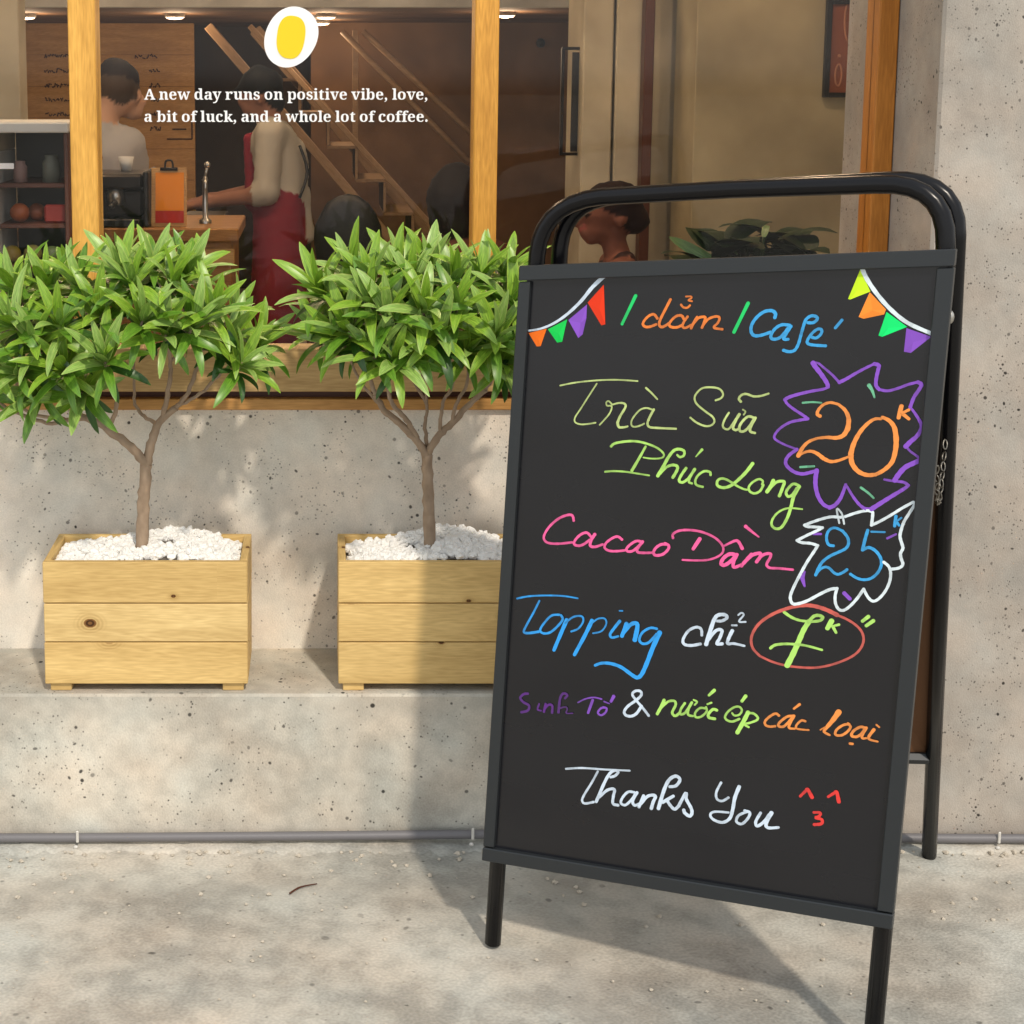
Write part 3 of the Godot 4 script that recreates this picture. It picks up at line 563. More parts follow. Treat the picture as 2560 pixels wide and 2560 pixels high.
func make_board() -> void:
	var base := Vector3(0.62, 0.0, -2.6)
	var t := thing("menu_board", "black folding menu board with colourful handwriting and rounded tube handle", "menu board", base)
	var zt := -0.0235
	# front tube: up from the left foot, over the handle, down to the right foot
	var hv := -0.111
	var lu := 0.0185
	var ru := 0.7045
	var path: Array = [bp(lu, 1.272, zt), bp(lu, 0.6, zt), bp(lu, 0.02, zt)]
	path += arc_points(bp(lu, -0.018, zt), bp(lu + 0.004, hv, zt), bp(lu + 0.115, hv - 0.003, zt))
	path += [bp(0.36, hv - 0.002, zt)]
	path += arc_points(bp(ru - 0.115, hv + 0.004, zt), bp(ru - 0.006, hv + 0.004, zt), bp(ru - 0.002, -0.004, zt))
	path += [bp(ru, 0.03, zt), bp(ru, 0.6, zt), bp(ru, 1.338, zt)]
	for i in path.size():
		path[i] -= base
	var st := st_new(true)
	tube(st, path, 0.0152, 16)
	part("front_tube", done(st), M.black_tube, t)
	# rear tube, hinged under the handle and standing back towards the wall
	var zr := -0.062
	var fl := Vector3(0.66, 0.003, -3.115)
	var fr := Vector3(1.272, 0.003, -3.118)
	var a := bp(0.046, 0.0, zr)
	var b := bp(0.712, 0.0, zr)
	path = [fl, fl.lerp(a, 0.5), a]
	path += arc_points(bp(0.046, -0.03, zr), bp(0.05, hv - 0.003, zr), bp(0.155, hv - 0.003, zr))
	path += [bp(0.36, hv - 0.003, zr)]
	path += arc_points(bp(0.60, hv - 0.001, zr), bp(0.706, hv - 0.001, zr), bp(0.711, -0.02, zr))
	path += [b, b.lerp(fr, 0.5), fr]
	for i in path.size():
		path[i] -= base
	st = st_new(true)
	tube(st, path, 0.0150, 16)
	part("rear_tube", done(st), M.black_tube, t)
	# rear panel between the rear legs with its bottom rail
	st = st_new()
	var q: Array = []
	for e in [[a, fl], [b, fr]]:
		var d: Vector3 = e[1] - e[0]
		q.append([e[0] + d * 0.05, e[0] + d * 0.80])
	var back := (fr - b).cross(b - a).normalized()
	if back.z > 0.0:
		back = -back
	for s in [0.0, 0.006]:
		var o: Vector3 = back * (0.004 + s) - base
		quad(st, q[0][0] + o, q[1][0] + o, q[1][1] + o, q[0][1] + o, back * (s - 0.003))
	part("rear_panel", done(st), M.hardboard, t)
	st = st_new()
	tube(st, [q[0][1] - base, q[1][1] - base], 0.0125, 6)
	part("rear_rail", done(st), M.board_frame, t)
	# face and the four rails that hold it
	part("writing_panel", bbox_on_board(0.012, BW - 0.012, 0.012, BH - 0.012, -0.006, 0.0, 0.0, base), M.board_face, t)
	var rails := [[0.0, BW, 0.0, 0.0265, 0.0, 0.0115], [0.0, BW, BH - 0.0250, BH, 0.0, 0.0115], [0.0, 0.0215, 0.0285, BH - 0.0270, 0.0, 0.0095], [BW - 0.0255, BW, 0.0285, BH - 0.0270, 0.0, 0.0095]]
	for r in rails:
		part("frame_rail", bbox_on_board(r[0], r[1], r[2], r[3], -0.0085, r[5], 0.0016, base), M.board_frame, t)
	# hinge bolts and the chain that stops the legs
	for u in [0.006, 0.7175]:
		st = st_new(true)
		lump(st, bp(u, 0.108, -0.030) - base, Vector3(0.007, 0.011, 0.007), 3, 0.0, 10)
		part("hinge_bolt", done(st), M.steel, t)
	st = st_new(true)
	var c0 := bp(0.7215, 0.340, -0.012)
	var c1 := b.lerp(fr, 0.255) + Vector3(-0.008, 0.0, 0.012)
	var links := 17
	for i in links:
		var f := (i + 0.5) / links
		var p := c0.lerp(c1, f) + Vector3(0, -0.085 * 4.0 * f * (1.0 - f), 0)
		var p2 := c0.lerp(c1, f + 0.02) + Vector3(0, -0.085 * 4.0 * (f + 0.02) * (0.98 - f), 0)
		var d := (p2 - p).normalized()
		var sd := d.cross(Vector3(0.3, 0.2, 1)).normalized()
		if i % 2:
			sd = d.cross(sd)
		var loop: Array = []
		for k in 11:
			var an := TAU * k / 10.0
			loop.append(p - base + d * cos(an) * 0.0088 + sd * sin(an) * 0.0042)
		tube(st, loop, 0.0015, 5, false)
	part("chain", done(st), M.chain, t)
	# writing in paint marker
	var ink := {"green": rgb8(36, 205, 108), "orange": rgb8(238, 132, 58), "blue": rgb8(62, 164, 226), "lime": rgb8(196, 216, 138), "lime2": rgb8(176, 226, 112), "pink": rgb8(240, 98, 160), "sky": rgb8(52, 158, 236), "white": rgb8(206, 222, 238), "white2": rgb8(224, 238, 244), "dimpurple": rgb8(92, 46, 128), "purple": rgb8(138, 84, 200), "red": rgb8(226, 62, 58), "redring": rgb8(204, 98, 88), "orange2": rgb8(238, 148, 74), "dash": rgb8(112, 190, 150), "flagorange": rgb8(240, 112, 20), "flagorange2": rgb8(250, 146, 50), "flaggreen": rgb8(14, 208, 84), "flaggreen2": rgb8(10, 238, 120), "flagred": rgb8(232, 58, 20), "flagyellow": rgb8(210, 250, 40)}
	pen.seed = 6
	pen.frequency = 0.03
	var painted := mat(Color.WHITE, 0.55, 0.0, 0.4)      # paint marker: thin strokes cover less than broad ones
	painted.vertex_color_use_as_albedo = true
	var lift := 0.0007
	for f in FLAGS:
		st = st_new()
		var c := Vector2.ZERO
		var p: Array = []
		for i in range(0, f[2].size(), 2):
			p.append(Vector2(f[2][i], f[2][i + 1]) * 0.001)
			c += p[-1]
		c /= p.size()
		for i in p.size():
			var x: Vector2 = p[i]
			var y: Vector2 = p[(i + 1) % p.size()]
			st.set_color(ink[f[1]].srgb_to_linear() * (0.9 + 0.1 * sin(i * 2.0)))
			tri(st, bp(c.x, c.y, lift) - base, bp(x.x, x.y, lift) - base, bp(y.x, y.y, lift) - base, BN)
		part(f[0], done(st), painted, t, Transform3D.IDENTITY, "small painted bunting flag")
	for wd in WRITING:
		var k := 0
		if wd[0].ends_with("dashes"):
			for s in wd[3]:
				st = st_new()
				ribbon(st, s, lift + 0.0004, base, ink[wd[2]].srgb_to_linear())
				part("chalk_dash", done(st), painted, t, Transform3D.IDENTITY, wd[1].replace("dashes", "dash"))
			continue
		st = st_new()
		for s in wd[3]:
			ribbon(st, s, lift + 0.0004 + 0.00007 * (k % 12), base, ink[wd[2]].srgb_to_linear())
			k += 1
		part(wd[0], done(st), painted, t, Transform3D.IDENTITY, wd[1])

# ---------------------------------------------------------------- planters and the small trees in them
func make_planter(x0: float, label: String, knot: bool, salt: int) -> void:
	var x1 := x0 + 0.425
	var z1 := -3.193
	var z0 := -3.403
	var y0 := YL + 0.017
	var top := 0.6095
	var base := Vector3((x0 + x1) * 0.5, YL, (z0 + z1) * 0.5)
	var t := thing("wooden_planter", label, "planter", base, "planter boxes on the ledge")
	var th := 0.016
	var seams := [y0, y0 + 0.092, y0 + 0.176, top]
	for i in 3:
		var h: float = seams[i + 1] - seams[i] - 0.0022
		var yc: float = (seams[i] + seams[i + 1]) * 0.5
		for side in 4:
			var m: Material = M.pine[(i * 2 + side + salt) % 6]
			var tr: Transform3D
			var ln := 0.425
			if side < 2:
				tr = at(Vector3(base.x, yc, z1 - th * 0.5 if side == 0 else z0 + th * 0.5) - base)
				if side == 0 and i == 1 and knot:
					m = M.pine_knot
			else:
				ln = z1 - z0 - th * 2.0
				tr = Transform3D(Basis(Vector3.UP, PI / 2), Vector3(x0 + th * 0.5 if side == 2 else x1 - th * 0.5, yc, (z0 + z1) * 0.5) - base)
			tr.origin += Vector3(rng.randf_range(-0.0006, 0.0006), 0, rng.randf_range(-0.0007, 0.0007))
			part("plank", box(Vector3(ln, h, th), 0.0016), m, t, tr)
	for s in [-1.0, 1.0]:
		part("foot", span(Vector3(-0.022, 0.0005, -0.097), Vector3(0.022, 0.0166, 0.097), 0.0015), M.pine[(salt + 1) % 6], t, at(Vector3(s * 0.181, 0, 0)))
	part("bottom_board", span(Vector3(-0.196, 0.0175, -0.088), Vector3(0.196, 0.028, 0.088)), M.pine[0], t)
	# the bed: a heap of white chips on soil
	var no := FastNoiseLite.new()
	no.seed = salt
	no.frequency = 6.0
	var nx := 26
	var nz := 12
	var hx := 0.1955
	var hz := 0.0885
	var hgt := func(x: float, z: float) -> float:
		var peak := 0.05 if salt == 1 else 0.02
		return 0.273 + 0.028 * exp(-pow((x - peak) / 0.10, 2.0)) * (0.75 - 0.6 * (z / hz) * 0.4) + 0.006 * no.get_noise_2d(x, z) - 0.012 * pow(absf(x) / hx, 4.0)
	var st := st_new(true)
	for i in nx:
		for k in nz:
			var c: Array = []
			for q in [[0, 0], [1, 0], [1, 1], [0, 1]]:
				var x := lerpf(-hx, hx, float(i + q[0]) / nx)
				var z := lerpf(-hz, hz, float(k + q[1]) / nz)
				c.append(Vector3(x, hgt.call(x, z) - 0.006, z))
			quad(st, c[0], c[1], c[2], c[3], Vector3.UP)
	part("soil", done(st), M.soil, t)
	st = st_new()
	lump(st, Vector3.ZERO, Vector3(0.0080, 0.0052, 0.0062), 7, 0.9, 7)
	var mm := MultiMesh.new()
	mm.transform_format = MultiMesh.TRANSFORM_3D
	mm.mesh = done(st)
	var spots: Array = []
	for i in 1250:
		var x := rng.randf_range(-hx + 0.004, hx - 0.004)
		var z := rng.randf_range(-hz + 0.004, hz - 0.004)
		if Vector2(x - (0.035 if salt == 1 else -0.05), z + 0.01).length() < 0.018:
			continue
		var b := Basis(Vector3(rng.randf() - 0.5, rng.randf() - 0.5, rng.randf() - 0.5).normalized(), rng.randf() * TAU)
		b = b.scaled(Vector3.ONE * rng.randf_range(0.65, 1.5))
		spots.append(Transform3D(b, Vector3(x, hgt.call(x, z) + rng.randf_range(-0.006, 0.003), z)))
	mm.instance_count = spots.size()
	for i in spots.size():
		mm.set_instance_transform(i, spots[i])
	var o := MultiMeshInstance3D.new()
	o.name = "white_pebbles"
	o.multimesh = mm
	o.material_override = M.pebble
	o.set_meta("kind", "stuff")
	t.add_child(o)

func leaf_mesh(droop: float, fold: float, twist: float) -> ArrayMesh:   # a lance-shaped blade 1 long, growing along y, face towards z
	var st := st_new(true)
	var n := 7
	var p := Vector3.ZERO
	var rows: Array = []
	for i in n + 1:
		var t := float(i) / n
		var a := droop * t * (0.4 + 0.6 * t)
		var d := Vector3(0, cos(a), -sin(a))
		if i > 0:
			p += d / n
		var up := Vector3(0, sin(a), cos(a))
		var w := 0.118 * 1.75 * pow(t + 0.02, 0.5) * pow(1.0 - t, 0.72) + 0.006
		var side := Vector3.RIGHT.rotated(d, twist * t)
		up = up.rotated(d, twist * t)
		rows.append([p - side * w + up * w * fold, p, p + side * w + up * w * fold, t])
	for i in n:
		for k in 2:
			var q := [rows[i][k], rows[i][k + 1], rows[i + 1][k + 1], rows[i + 1][k]]
			var uv := [Vector2(k * 0.5, rows[i][3]), Vector2(k * 0.5 + 0.5, rows[i][3]), Vector2(k * 0.5 + 0.5, rows[i + 1][3]), Vector2(k * 0.5, rows[i + 1][3])]
			for j in [0, 2, 1, 0, 3, 2]:
				st.set_uv(uv[j])
				st.add_vertex(q[j])
	return done(st)

func make_tree(k: int, label: String) -> void:
	var d: Dictionary = TREES[k]
	var base := Vector3(d.base[0], d.base[1] - 0.02, d.base[2])
	var t := thing("potted_tree", label, "potted tree", base, "small trees in the planter boxes")
	var up := Vector3(0, 0.02, 0)
	for i in d.limbs.size():
		var l: Array = d.limbs[i]
		var pts: Array = []
		for j in range(2, l.size(), 3):
			pts.append(Vector3(l[j], l[j + 1], l[j + 2]) + up)
		if i == 0:
			pts[0] -= Vector3(0, 0.05, 0)
		pts = smooth_path(pts, 5)
		var r := PackedFloat32Array()
		for j in pts.size():
			var f := float(j) / (pts.size() - 1)
			var w := lerpf(l[0], l[1], f) * 0.00088
			if i == 0:
				w *= 1.0 + 0.35 * maxf(0.0, 0.25 - f)
			r.append(w * (1.0 + 0.07 * sin(j * 2.3 + i)))
			if j > 0 and j < pts.size() - 1:
				pts[j] += Vector3(rng.randf_range(-1, 1), rng.randf_range(-1, 1), rng.randf_range(-1, 1)) * 0.0016
		var st := st_new(true)
		tube(st, pts, r, 9 if i < 8 else 6)
		part("trunk" if i == 0 else "limb", done(st), M.bark, t)
	var shapes: Array = []
	for q in [[0.25, 0.32, 0.1], [0.6, 0.28, -0.2], [1.0, 0.24, 0.25], [1.45, 0.2, -0.1], [1.9, 0.16, 0.2]]:
		shapes.append(leaf_mesh(q[0], q[1], q[2]))
	var all: Array = []
	var ros: Array = d.rosettes
	var mid := Vector3(-0.03 if k == 0 else 0.0, 0.42, -0.02)
	for i in range(0, ros.size(), 3):
		var p := Vector3(ros[i], ros[i + 1] - 0.014, ros[i + 2]) + up
		var out := p - mid
		out.z *= 1.25
		var axis := (out.normalized() * 0.75 + Vector3(0, 0.95 if out.y > 0.0 else 0.45, 0.22) + Vector3(rng.randf_range(-0.2, 0.2), 0, rng.randf_range(-0.1, 0.15))).normalized()
		var back := base.z + p.z < -3.27
		if back:
			axis = (axis + Vector3(0, 0.5, 0.25)).normalized()
		var sx := axis.cross(Vector3(0.3, 0.1, 1)).normalized()
		var sy := axis.cross(sx)
		var n := 20 if not back else 14
		var spin := rng.randf() * TAU
		# the stalk that carries it
		var near := Vector3.ZERO
		for j in n:
			var f := (j + 0.5) / n
			var az := spin + j * 2.39996 + rng.randf_range(-0.25, 0.25)
			var rad := sx * cos(az) + sy * sin(az)
			var inc := deg_to_rad(lerpf(8.0, 100.0, pow(f, 1.05)) + rng.randf_range(-9, 9))
			var dir := (axis * cos(inc) + rad * sin(inc)).normalized()
			var face := (axis * sin(inc) - rad * cos(inc)).normalized()
			var ln := (0.068 + 0.045 * sin(PI * clampf(f + 0.12, 0.0, 1.0))) * rng.randf_range(0.85, 1.14)
			var sh := clampi(int(f * 4.2 + rng.randf_range(-0.6, 0.8)), 0, 4)
			if dir.y < -0.1:
				sh = mini(sh, 2)
			var o := p - axis * (0.030 * f) + dir * 0.004
			var tip := base + o + dir * ln * 0.8
			if tip.z < -3.395:
				continue
			var b := Basis(dir.cross(face).normalized(), dir, face) * Basis.from_scale(Vector3(ln * rng.randf_range(0.92, 1.16), ln, ln))
			var tone := 0  # outer leaves of a rosette get darker greens, crown shade put into colour
			var roll := rng.randf()
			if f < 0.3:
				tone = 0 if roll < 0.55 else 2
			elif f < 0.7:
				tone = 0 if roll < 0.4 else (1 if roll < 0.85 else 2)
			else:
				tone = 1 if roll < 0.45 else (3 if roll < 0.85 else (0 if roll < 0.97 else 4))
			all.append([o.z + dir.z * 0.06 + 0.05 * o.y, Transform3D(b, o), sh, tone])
		var st2 := st_new(true)
		tube(st2, [p - axis * 0.045, p - axis * 0.02, p + axis * 0.006], [0.0034, 0.0036, 0.002], 6)
		part("stalk", done(st2), M.bark, t)
	all.sort_custom(func(a, b): return a[0] > b[0])
	var rest := {}
	for i in all.size():
		var e: Array = all[i]
		if i < 300:
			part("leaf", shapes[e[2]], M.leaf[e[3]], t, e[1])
		else:
			if not rest.has(e[3]):
				var s := SurfaceTool.new()
				s.begin(Mesh.PRIMITIVE_TRIANGLES)
				rest[e[3]] = s
			rest[e[3]].append_from(shapes[e[2]], 0, e[1])
	if rest.size():
		var am := ArrayMesh.new()
		var i := 0
		for key in rest:
			rest[key].commit(am)
			am.surface_set_material(i, M.leaf[key])
			i += 1
		var o := MeshInstance3D.new()
		o.name = "leaves"
		o.mesh = am
		o.set_meta("kind", "stuff")
		t.add_child(o)

# ---------------------------------------------------------------- people: one smooth skin round a skeleton
# each bone: ax, ay, az, bx, by, bz, radius at a, radius at b, index of its colour
func figure(bones: Array, colors: Array, cell: float) -> ArrayMesh:
	var lo := Vector3.ONE * 99.0
	var hi := Vector3.ONE * -99.0
	for b in bones:
		var r := maxf(b[6], b[7]) + cell * 3.0
		for o in [0, 3]:
			var p := Vector3(b[o], b[o + 1], b[o + 2])
			lo = lo.min(p - Vector3.ONE * r)
			hi = hi.max(p + Vector3.ONE * r)
	var nx := int((hi.x - lo.x) / cell) + 2
	var ny := int((hi.y - lo.y) / cell) + 2
	var nz := int((hi.z - lo.z) / cell) + 2
	var g := PackedFloat32Array()
	g.resize(nx * ny * nz)
	g.fill(1.0)
	var best := g.duplicate()
	var col := PackedByteArray()
	col.resize(nx * ny * nz)
	var k := 0.028
	for b in bones:
		var a := Vector3(b[0], b[1], b[2]) - lo
		var ab := Vector3(b[3], b[4], b[5]) - lo - a
		var l2 := maxf(ab.length_squared(), 1e-9)
		var ra: float = b[6]
		var rb: float = b[7]
		var pad := maxf(ra, rb) + k + cell
		var mn := a.min(a + ab) - Vector3.ONE * pad
		var mx := a.max(a + ab) + Vector3.ONE * pad
		for x in range(maxi(0, int(mn.x / cell)), mini(nx, int(mx.x / cell) + 2)):
			for y in range(maxi(0, int(mn.y / cell)), mini(ny, int(mx.y / cell) + 2)):
				var row := (x * ny + y) * nz
				for z in range(maxi(0, int(mn.z / cell)), mini(nz, int(mx.z / cell) + 2)):
					var q := Vector3(x, y, z) * cell - a
					var t := clampf(q.dot(ab) / l2, 0.0, 1.0)
					var d := (q - ab * t).length() - lerpf(ra, rb, t)
					var i := row + z
					if d < best[i]:
						best[i] = d
						col[i] = b[8]
					var e := g[i]
					var hh := maxf(k - absf(e - d), 0.0) / k
					g[i] = minf(e, d) - hh * hh * k * 0.25
	var creases := FastNoiseLite.new()
	creases.seed = 12
	creases.frequency = 9.0
	creases.fractal_octaves = 2
	var verts := PackedVector3Array()
	var norms := PackedVector3Array()
	var cols := PackedColorArray()
	var index := PackedInt32Array()
	var ids := PackedInt32Array()
	ids.resize(nx * ny * nz)
	ids.fill(-1)
	var sx := ny * nz
	for x in nx - 1:
		for y in ny - 1:
			for z in nz - 1:
				var i := x * sx + y * nz + z
				var v := [g[i], g[i + 1], g[i + nz], g[i + nz + 1], g[i + sx], g[i + sx + 1], g[i + sx + nz], g[i + sx + nz + 1]]
				var inside := 0
				for w in v:
					if w < 0.0:
						inside += 1
				if inside == 0 or inside == 8:
					continue
				var sum := Vector3.ZERO
				var n := 0
				for e in [[0, 1], [2, 3], [4, 5], [6, 7], [0, 2], [1, 3], [4, 6], [5, 7], [0, 4], [1, 5], [2, 6], [3, 7]]:
					var p: float = v[e[0]]
					var q: float = v[e[1]]
					if (p < 0.0) != (q < 0.0):
						var f := p / (p - q)
						var c0 := Vector3(e[0] >> 2, (e[0] >> 1) & 1, e[0] & 1)
						var c1 := Vector3(e[1] >> 2, (e[1] >> 1) & 1, e[1] & 1)
						sum += c0.lerp(c1, f)
						n += 1
				ids[i] = verts.size()
				var where := lo + (Vector3(x, y, z) + sum / n) * cell
				norms.append(Vector3(v[4] + v[5] + v[6] + v[7] - v[0] - v[1] - v[2] - v[3], v[2] + v[3] + v[6] + v[7] - v[0] - v[1] - v[4] - v[5], v[1] + v[3] + v[5] + v[7] - v[0] - v[2] - v[4] - v[6]).normalized())
				var hue: Color = colors[col[i]]
				# cloth creases and the uneven lie of hair; skin (warm and mid-toned) stays smooth
				if not (hue.r > 0.15 and hue.r > hue.b * 1.5 and hue.g > hue.r * 0.3):
					where += norms[-1] * (0.0075 * creases.get_noise_3dv(where * Vector3(1.0, 1.8, 1.0)) + 0.003 * creases.get_noise_3dv(where * 3.1))
				verts.append(where)
				cols.append(hue)
	for x in range(1, nx - 1):
		for y in range(1, ny - 1):
			for z in range(1, nz - 1):
				var i := x * sx + y * nz + z
				var here := g[i] < 0.0
				for ax in 3:
					var step: int = [sx, nz, 1][ax]
					if (g[i + step] < 0.0) == here:
						continue
					var u: int = [nz, 1, sx][ax]
					var w: int = [1, sx, nz][ax]
					var q := [ids[i], ids[i - u], ids[i - u - w], ids[i - w]]
					if q.min() < 0:
						continue
					var order := [0, 2, 1, 0, 3, 2] if here else [0, 1, 2, 0, 2, 3]
					for j in order:
						index.append(q[j])
	var arr := []
	arr.resize(Mesh.ARRAY_MAX)
	arr[Mesh.ARRAY_VERTEX] = verts
	arr[Mesh.ARRAY_NORMAL] = norms
	arr[Mesh.ARRAY_COLOR] = cols
	arr[Mesh.ARRAY_INDEX] = index
	var am := ArrayMesh.new()
	am.add_surface_from_arrays(Mesh.PRIMITIVE_TRIANGLES, arr)
	return am

# five bent fingers from a palm, as bones: wrist point, direction of the hand, side towards the thumb
func hand_bones(wrist: Vector3, dir: Vector3, side: Vector3, c: int) -> Array:
	var out: Array = []
	dir = dir.normalized()
	side = (side - dir * side.dot(dir)).normalized()
	var down := dir.cross(side).normalized()
	if down.y > 0.0:
		down = -down
	for s in [-0.028, 0.0, 0.026]:
		var p0: Vector3 = wrist + side * s * 0.6
		var p1: Vector3 = wrist + dir * 0.085 + side * s
		out.append([p0.x, p0.y, p0.z, p1.x, p1.y, p1.z, 0.020, 0.016, c])
	var lens := [0.070, 0.080, 0.074, 0.056]
	for i in 4:
		var a: Vector3 = wrist + dir * 0.085 + side * (0.034 - i * 0.023)
		var b: Vector3 = a + dir * lens[i] * 0.55 + down * 0.010
		var e: Vector3 = b + dir * lens[i] * 0.35 + down * 0.028
		out.append([a.x, a.y, a.z, b.x, b.y, b.z, 0.0098, 0.009, c])
		out.append([b.x, b.y, b.z, e.x, e.y, e.z, 0.009, 0.0078, c])
	var t0 := wrist + dir * 0.028 + side * 0.026
	var t1 := t0 + dir * 0.038 + side * 0.034
	var t2 := t1 + dir * 0.034 + side * 0.006 + down * 0.01
	out.append([t0.x, t0.y, t0.z, t1.x, t1.y, t1.z, 0.013, 0.011, c])
	out.append([t1.x, t1.y, t1.z, t2.x, t2.y, t2.z, 0.0105, 0.0085, c])
	return out

func person(label: String, base: Vector3, bones: Array, colors: Array, cell: float) -> Node3D:
	var t := thing("person", label, "person", base)
	var m := mat(Color.WHITE, 0.75, 0.0, 0.35)
	m.vertex_color_use_as_albedo = true
	part("body", figure(bones, colors, cell), m, t)
	return t

func make_people() -> void:
	# barista in a grey T-shirt, seen from behind, looking down to the right
	var skin := Color(0.52, 0.30, 0.19)
	var b: Array = [
		[0.075, 1.605, -0.01, 0.09, 1.60, -0.03, 0.078, 0.074, 0], [0.07, 1.565, 0.005, 0.085, 1.56, -0.02, 0.079, 0.075, 1],
		[0.085, 1.52, -0.02, 0.125, 1.505, -0.06, 0.062, 0.045, 2], [0.165, 1.525, -0.055, 0.175, 1.515, -0.06, 0.012, 0.010, 2], [0.13, 1.475, -0.05, 0.14, 1.47, -0.06, 0.03, 0.026, 2],
		[0.152, 1.545, 0.0, 0.158, 1.53, 0.005, 0.016, 0.013, 2],
		[0.05, 1.52, 0.01, -0.005, 1.40, 0.03, 0.056, 0.062, 2], [-0.02, 1.385, 0.02, 0.0, 1.38, 0.02, 0.085, 0.085, 3],
		[-0.13, 1.36, 0.02, 0.10, 1.36, 0.0, 0.075, 0.068, 3], [-0.07, 1.30, 0.03, -0.05, 1.0, 0.0, 0.125, 0.115, 3], [0.05, 1.30, 0.01, 0.05, 1.0, 0.0, 0.115, 0.11, 3],
		[0.13, 1.345, -0.01, 0.155, 1.14, -0.06, 0.058, 0.05, 3], [0.155, 1.13, -0.06, 0.12, 1.08, -0.27, 0.042, 0.030, 2],
		[-0.16, 1.345, 0.02, -0.19, 1.12, -0.06, 0.058, 0.05, 3], [-0.19, 1.11, -0.06, -0.06, 1.08, -0.27, 0.042, 0.030, 2],
		[0.12, 1.25, -0.10, 0.13, 1.0, -0.09, 0.045, 0.05, 4], [-0.05, 0.98, 0.0, 0.06, 0.98, 0.0, 0.135, 0.135, 4],
		[-0.09, 0.95, 0.0, -0.10, 0.5, 0.01, 0.085, 0.062, 5], [-0.10, 0.5, 0.01, -0.10, 0.08, 0.02, 0.06, 0.045, 5], [-0.10, 0.045, 0.02, -0.09, 0.04, -0.14, 0.045, 0.04, 5],
		[0.09, 0.95, 0.0, 0.10, 0.5, 0.01, 0.085, 0.062, 5], [0.10, 0.5, 0.01, 0.10, 0.08, 0.02, 0.06, 0.045, 5], [0.10, 0.045, 0.02, 0.11, 0.04, -0.14, 0.045, 0.04, 5]]
	b += hand_bones(Vector3(0.12, 1.08, -0.27), Vector3(-0.3, -0.1, -1), Vector3(-1, 0, 0), 2)
	b += hand_bones(Vector3(-0.06, 1.08, -0.27), Vector3(0.3, -0.1, -1), Vector3(1, 0, 0), 2)
	person("person with cropped dark hair in a grey T-shirt behind the counter", Vector3(-0.855, 0.0, -6.2), b, [Color(0.012, 0.009, 0.008), Color(0.055, 0.038, 0.026), skin, Color(0.36, 0.345, 0.33), Color(0.10, 0.012, 0.016), Color(0.02, 0.02, 0.025)], 0.0135)
	# barista in a beige shirt and a long wine red apron, bent over the worktop to the left
	var skin2 := Color(0.28, 0.13, 0.085)
	b = [
		[-0.085, 1.575, 0.0, -0.07, 1.57, 0.0, 0.092, 0.092, 0], [-0.15, 1.565, 0.0, -0.215, 1.54, 0.0, 0.022, 0.014, 0], [-0.05, 1.53, 0.0, -0.03, 1.50, 0.0, 0.075, 0.06, 0],
		[-0.11, 1.505, 0.0, -0.125, 1.475, 0.0, 0.066, 0.05, 1], [-0.178, 1.505, 0.0, -0.185, 1.495, 0.0, 0.012, 0.011, 1], [-0.085, 1.515, 0.082, -0.085, 1.50, 0.084, 0.014, 0.012, 1],
		[-0.07, 1.47, 0.0, -0.035, 1.39, 0.0, 0.052, 0.06, 1],
		[-0.03, 1.35, -0.12, -0.03, 1.35, 0.12, 0.075, 0.075, 2], [-0.02, 1.30, -0.05, 0.02, 1.04, -0.05, 0.108, 0.10, 2], [-0.02, 1.30, 0.05, 0.02, 1.04, 0.05, 0.108, 0.10, 2],
		[0.03, 1.24, 0.0, 0.04, 1.10, 0.0, 0.105, 0.10, 2], [0.10, 1.05, 0.02, 0.135, 0.87, 0.03, 0.05, 0.035, 2],
		[-0.04, 1.345, 0.155, -0.055, 1.10, 0.185, 0.062, 0.060, 2], [-0.055, 1.09, 0.185, -0.085, 1.075, 0.18, 0.058, 0.05, 2], [-0.09, 1.075, 0.18, -0.33, 1.035, 0.10, 0.040, 0.028, 1],
		[-0.04, 1.345, -0.155, -0.055, 1.10, -0.185, 0.062, 0.060, 2], [-0.09, 1.075, -0.18, -0.33, 1.035, -0.08, 0.040, 0.028, 1],
		[0.0, 1.03, -0.05, 0.0, 0.45, -0.05, 0.118, 0.135, 3], [0.0, 1.03, 0.05, 0.0, 0.45, 0.05, 0.118, 0.135, 3], [-0.14, 1.33, 0.03, -0.12, 1.02, 0.03, 0.022, 0.04, 3],
		[0.02, 0.5, -0.08, 0.03, 0.08, -0.09, 0.062, 0.045, 4], [0.02, 0.5, 0.08, 0.03, 0.08, 0.09, 0.062, 0.045, 4], [0.03, 0.045, 0.09, -0.13, 0.04, 0.10, 0.045, 0.04, 4], [0.03, 0.045, -0.09, -0.13, 0.04, -0.10, 0.045, 0.04, 4]]
	b += hand_bones(Vector3(-0.33, 1.035, 0.10), Vector3(-1, -0.2, -0.2), Vector3(0, 0, -1), 1)
	b += hand_bones(Vector3(-0.33, 1.035, -0.08), Vector3(-1, -0.2, 0.2), Vector3(0, 0, 1), 1)
	var p := person("person in black cap, beige shirt and long wine red apron", Vector3(-0.185, 0.0, -7.5), b, [Color(0.010, 0.009, 0.010), skin2, Color(0.48, 0.44, 0.37), Color(0.24, 0.018, 0.034), Color(0.02, 0.02, 0.025)], 0.0135)
	var st := st_new(true)
	tube(st, smooth_path([Vector3(0.10, 1.30, 0.12), Vector3(0.135, 1.18, 0.135), Vector3(0.10, 1.06, 0.165)], 4), 0.008, 6)
	part("apron_strap", done(st), M.black, p)
